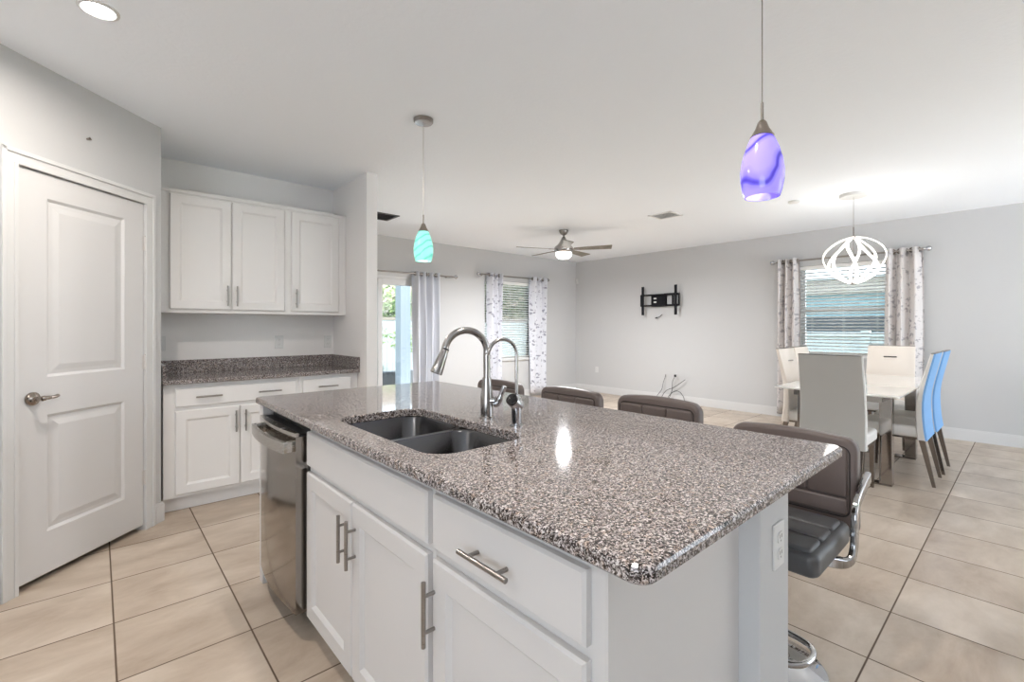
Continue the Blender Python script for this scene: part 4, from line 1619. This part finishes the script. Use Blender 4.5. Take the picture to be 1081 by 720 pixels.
def blind(label, axis, a0, a1, z0, z1, plane, tilt, pitch=0.044):
    """horizontal slat blind inside the window reveal; plane: middle of the slats"""
    c = Vector(((a0 + a1) / 2, plane, z0)) if axis == 'x' else Vector((plane, (a0 + a1) / 2, z0))
    t = thing('window_blind', label, 'blind', c)

    def place(mb, u0, u1, d0, d1, za, zb, bev=0.002):
        if axis == 'x':
            mb.box(u0, plane + d0, za, u1, plane + d1, zb, bev=bev)
        else:
            mb.box(plane + d0, u0, za, plane + d1, u1, zb, bev=bev)
        return mb
    place(MB(c), a0, a1, -0.028, 0.028, z1 - 0.055, z1).build('headrail', M_BLIND, t)
    place(MB(c), a0, a1, -0.024, 0.024, z0, z0 + 0.018).build('bottom_rail', M_BLIND, t)
    s = MB(c)
    z = z0 + 0.045
    while z < z1 - 0.075:
        if axis == 'x':
            M = Matrix.Translation(((a0 + a1) / 2, plane, z)) @ Matrix.Rotation(-tilt, 4, 'X')
            s.box(-(a1 - a0) / 2, -0.024, -0.0013, (a1 - a0) / 2, 0.024, 0.0013, M=M)
        else:
            M = Matrix.Translation((plane, (a0 + a1) / 2, z)) @ Matrix.Rotation(tilt, 4, 'Y')
            s.box(-0.024, -(a1 - a0) / 2, -0.0013, 0.024, (a1 - a0) / 2, 0.0013, M=M)
        z += pitch
    s.build('slats', M_BLIND, t)
    st_ = MB(c)
    for fr in (0.14, 0.5, 0.86):
        u = a0 + (a1 - a0) * fr
        for d_ in (-0.026, 0.026):
            if axis == 'x':
                st_.tube([(u, plane + d_, z0 + 0.01), (u, plane + d_, z1 - 0.03)], 0.0012, 5)
            else:
                st_.tube([(plane + d_, u, z0 + 0.01), (plane + d_, u, z1 - 0.03)], 0.0012, 5)
    st_.build('ladder_cords', M_BLIND, t)
    return t


blind('white horizontal blind in the rear window, slats open', 'x', WA[0] + 0.006, WA[1] - 0.006, WA[2] + 0.004, WA[3] - 0.004, Y1 + 0.032, math.radians(18))
blind('white horizontal blind in the dining window, slats open', 'y', WB[0] + 0.006, WB[1] - 0.006, WB[2] + 0.004, WB[3] - 0.004, X1 + 0.032, math.radians(20))

# ================================================================== OUTSIDE
M_GRASS = noise_two('lawn', (0.06, 0.09, 0.03), (0.12, 0.16, 0.06), 9, 0.95)
M_CONC = noise_two('patio_concrete', (0.66, 0.66, 0.65), (0.75, 0.75, 0.74), 6, 0.9)
M_VINYL = mat('pale_fence', (0.40, 0.43, 0.44), 0.5)
M_FENCE = mat('blue_white_fence', (0.23, 0.245, 0.245), 0.6)
M_TANRAIL = mat('tan_rail', (0.14, 0.115, 0.09), 0.7)
M_POST = mat('blue_grey_post', (0.125, 0.142, 0.155), 0.6)
M_ROOF = noise_two('tan_shingle', (0.11, 0.085, 0.065), (0.17, 0.135, 0.105), 30, 0.9)
M_STUCCO = mat('pale_aqua_stucco', (0.17, 0.265, 0.28), 0.85)
M_CREAM = mat('cream_band', (0.36, 0.32, 0.275), 0.8)
M_SLATE = mat('slate_grey_band', (0.035, 0.042, 0.05), 0.7)
M_LEAF = noise_two('foliage', (0.05, 0.085, 0.025), (0.15, 0.20, 0.07), 3, 0.8)
M_LEAF2 = noise_two('dark_foliage', (0.035, 0.05, 0.02), (0.10, 0.12, 0.05), 3, 0.8)
M_BARK = noise_two('bark', (0.10, 0.07, 0.05), (0.18, 0.14, 0.10), 20, 0.9)
M_DARKWALL = mat('dark_planter', (0.05, 0.05, 0.05), 0.8)

tag(MB().box(-30, 9.2, -0.30, 40, 40, -0.13).box(7.55, -30, -0.30, 40, 9.2, -0.131).build('lawn_ground', M_GRASS), None, None, None, 'structure')
build_box('bounce_floor', M_CONC, -30, -30, -0.30, 7.55, 9.2, -0.13)  # unseen pale ground, added to bounce sunlight up to the ceiling
build_box('patio_floor', M_CONC, 0.5, Y1 + 0.125, -0.12, 7.4, 9.2, -0.03)

o = MB((4.68, 8.6, -0.03)).box(4.565, 8.5, -0.03, 4.795, 8.72, 2.6, bev=0.01).build('porch_post', M_POST)
o.location = (4.68, 8.6, -0.03)
tag(o, 'blue grey porch post seen through the sliding glass door', 'post')
o = MB((4.6, 9.05, -0.12)).box(2.5, 8.90, -0.12, 6.8, 9.15, 0.36, bev=0.01).build('planter_wall', M_DARKWALL)
o.location = (4.6, 9.05, -0.12)
tag(o, 'low dark planter wall at the edge of the patio', 'planter')

# white vinyl fence behind the patio, and another beside the dining window
def fence(label, p, q, z1, m_board, m_rail, name='board_fence'):
    p, q = Vector((*p, 0)), Vector((*q, 0))
    mid = (p + q) / 2
    d = (q - p).normalized()
    L = (q - p).length
    M = Matrix.Translation(mid + Vector((0, 0, -0.13))) @ Matrix.Rotation(math.atan2(d.y, d.x), 4, 'Z')
    org = mid + Vector((0, 0, -0.13))
    t = thing(name, label, 'fence', org)
    pn = MB(org)
    k = int(L / 0.19)
    for i in range(k):
        x = -L / 2 + L * i / k
        pn.box(x + 0.002, -0.012, 0.06, x + L / k - 0.002, 0.012, z1 + 0.08, M=M)
    pn.build('boards', m_board, t)
    r = MB(org)
    r.box(-L / 2, -0.025, z1 + 0.07, L / 2, 0.025, z1 + 0.16, bev=0.005, M=M)
    r.box(-L / 2, -0.025, 0.02, L / 2, 0.025, 0.10, bev=0.005, M=M)
    r.build('rails', m_rail, t)
    np_ = max(2, int(L / 2.4) + 1)
    for i in range(np_):
        x = -L / 2 + L * i / (np_ - 1)
        b_ = MB(org)
        b_.box(x - 0.06, -0.06, 0, x + 0.06, 0.06, z1 + 0.2, bev=0.005, M=M)
        b_.build('post', m_board, t)
    return t


fence('white board fence behind the patio, seen through the sliding door and rear window', (2.0, 12.4), (16.0, 12.4), 1.55, M_FENCE, M_TANRAIL)
fence('white board fence outside the dining window', (9.3, -3.0), (9.3, 9.0), 1.18, M_VINYL, M_VINYL)

# neighbour's house beside the dining window
c = (12.5, 2.0, -0.13)
hs = thing('neighbour_house', 'pale aqua house with cream eave band outside the dining window', 'house', c)
MB(c).box(11.2, -6.0, -0.13, 15, 9.0, 2.0).build('wall', M_STUCCO, hs)
MB(c).box(11.05, -6.2, 1.98, 15, 9.2, 2.25, bev=0.01).build('eave', M_CREAM, hs)
MB(c).box(11.16, -6.0, 1.20, 11.2, 9.0, 1.50).build('window_band', M_SLATE, hs)
m = MB(c)
m.loops([[(10.9, -6.4, 2.25), (15, -6.4, 2.25), (15, -6.4, 3.6)], [(10.9, 9.4, 2.25), (15, 9.4, 2.25), (15, 9.4, 3.6)]])
m.build('roof', M_VINYL, hs)

# house behind the fence, seen through the sliding door
c = (11, 21, -0.13)
h2 = thing('neighbour_house', 'house with tan shingle roof behind the patio fence', 'house', c)
MB(c).box(3, 19, -0.13, 20, 24, 2.35).build('wall', M_CREAM, h2)
m = MB(c)
m.loops([[(2.4, 18.4, 2.35), (2.4, 24.6, 2.35), (2.4, 21.5, 4.6)], [(20.6, 18.4, 2.35), (20.6, 24.6, 2.35), (20.6, 21.5, 4.6)]])
m.build('roof', M_ROOF, h2)


def foliage(mb, c, rad, n, leaf, rnd, squash=1.0):
    """loose crown of small bent leaves"""
    c = Vector(c)
    t = bmesh.new()
    for i in range(n):
        v = Vector((rnd.gauss(0, 1), rnd.gauss(0, 1), rnd.gauss(0, 1))).normalized() * rad * rnd.random() ** 0.45
        v.z *= squash
        p = c + v
        a = Vector((rnd.uniform(-1, 1), rnd.uniform(-1, 1), rnd.uniform(-1, 1))).normalized()
        b = a.orthogonal().normalized()
        n_ = a.cross(b)
        s = leaf * rnd.uniform(0.6, 1.3)
        q = [t.verts.new(p - a * s), t.verts.new(p + b * s * 0.45 + n_ * s * 0.12), t.verts.new(p + a * s), t.verts.new(p - b * s * 0.45 + n_ * s * 0.12)]
        t.faces.new(q)
    me = bpy.data.meshes.new('tmp')
    t.to_mesh(me)
    t.free()
    mb.bm.from_mesh(me)
    bpy.data.meshes.remove(me)


def tree(label, x, y, h, r, m, seed, leaf=0.10, n=1800, name='garden_tree', cat='tree'):
    rnd = random.Random(seed)
    c = Vector((x, y, -0.13))
    t = thing(name, label, cat, c)
    tr = MB(c)
    tr.tube(smooth_path([(x, y, -0.13), (x + 0.05, y, h * 0.35), (x - 0.03, y + 0.04, h * 0.7), (x, y, h)], 4), [0.10 * r] * 4 + [0.075 * r] * 4 + [0.05 * r] * 5, 8)
    tr.build('trunk', M_BARK, t, 50)
    f = MB(c)
    foliage(f, (x, y, h), r, n, leaf, rnd, 0.8)
    f.build('crown', m, t)
    return t


tree('leafy tree standing behind the fence, top of the rear window', 11.4, 13.4, 2.6, 1.5, M_LEAF2, 3, 0.11, 2600)
tree('green tree behind the patio fence beside the porch post', 7.2, 13.6, 1.9, 1.0, M_LEAF, 5, 0.09, 1000)
tree('slender young shrub on the lawn seen left of the porch post', 5.15, 11.3, 1.05, 0.52, M_LEAF, 8, 0.065, 260, 'garden_shrub', 'shrub')
tree('slender young shrub on the lawn seen right of the porch post', 6.35, 11.5, 0.95, 0.5, M_LEAF, 11, 0.065, 260, 'garden_shrub', 'shrub')
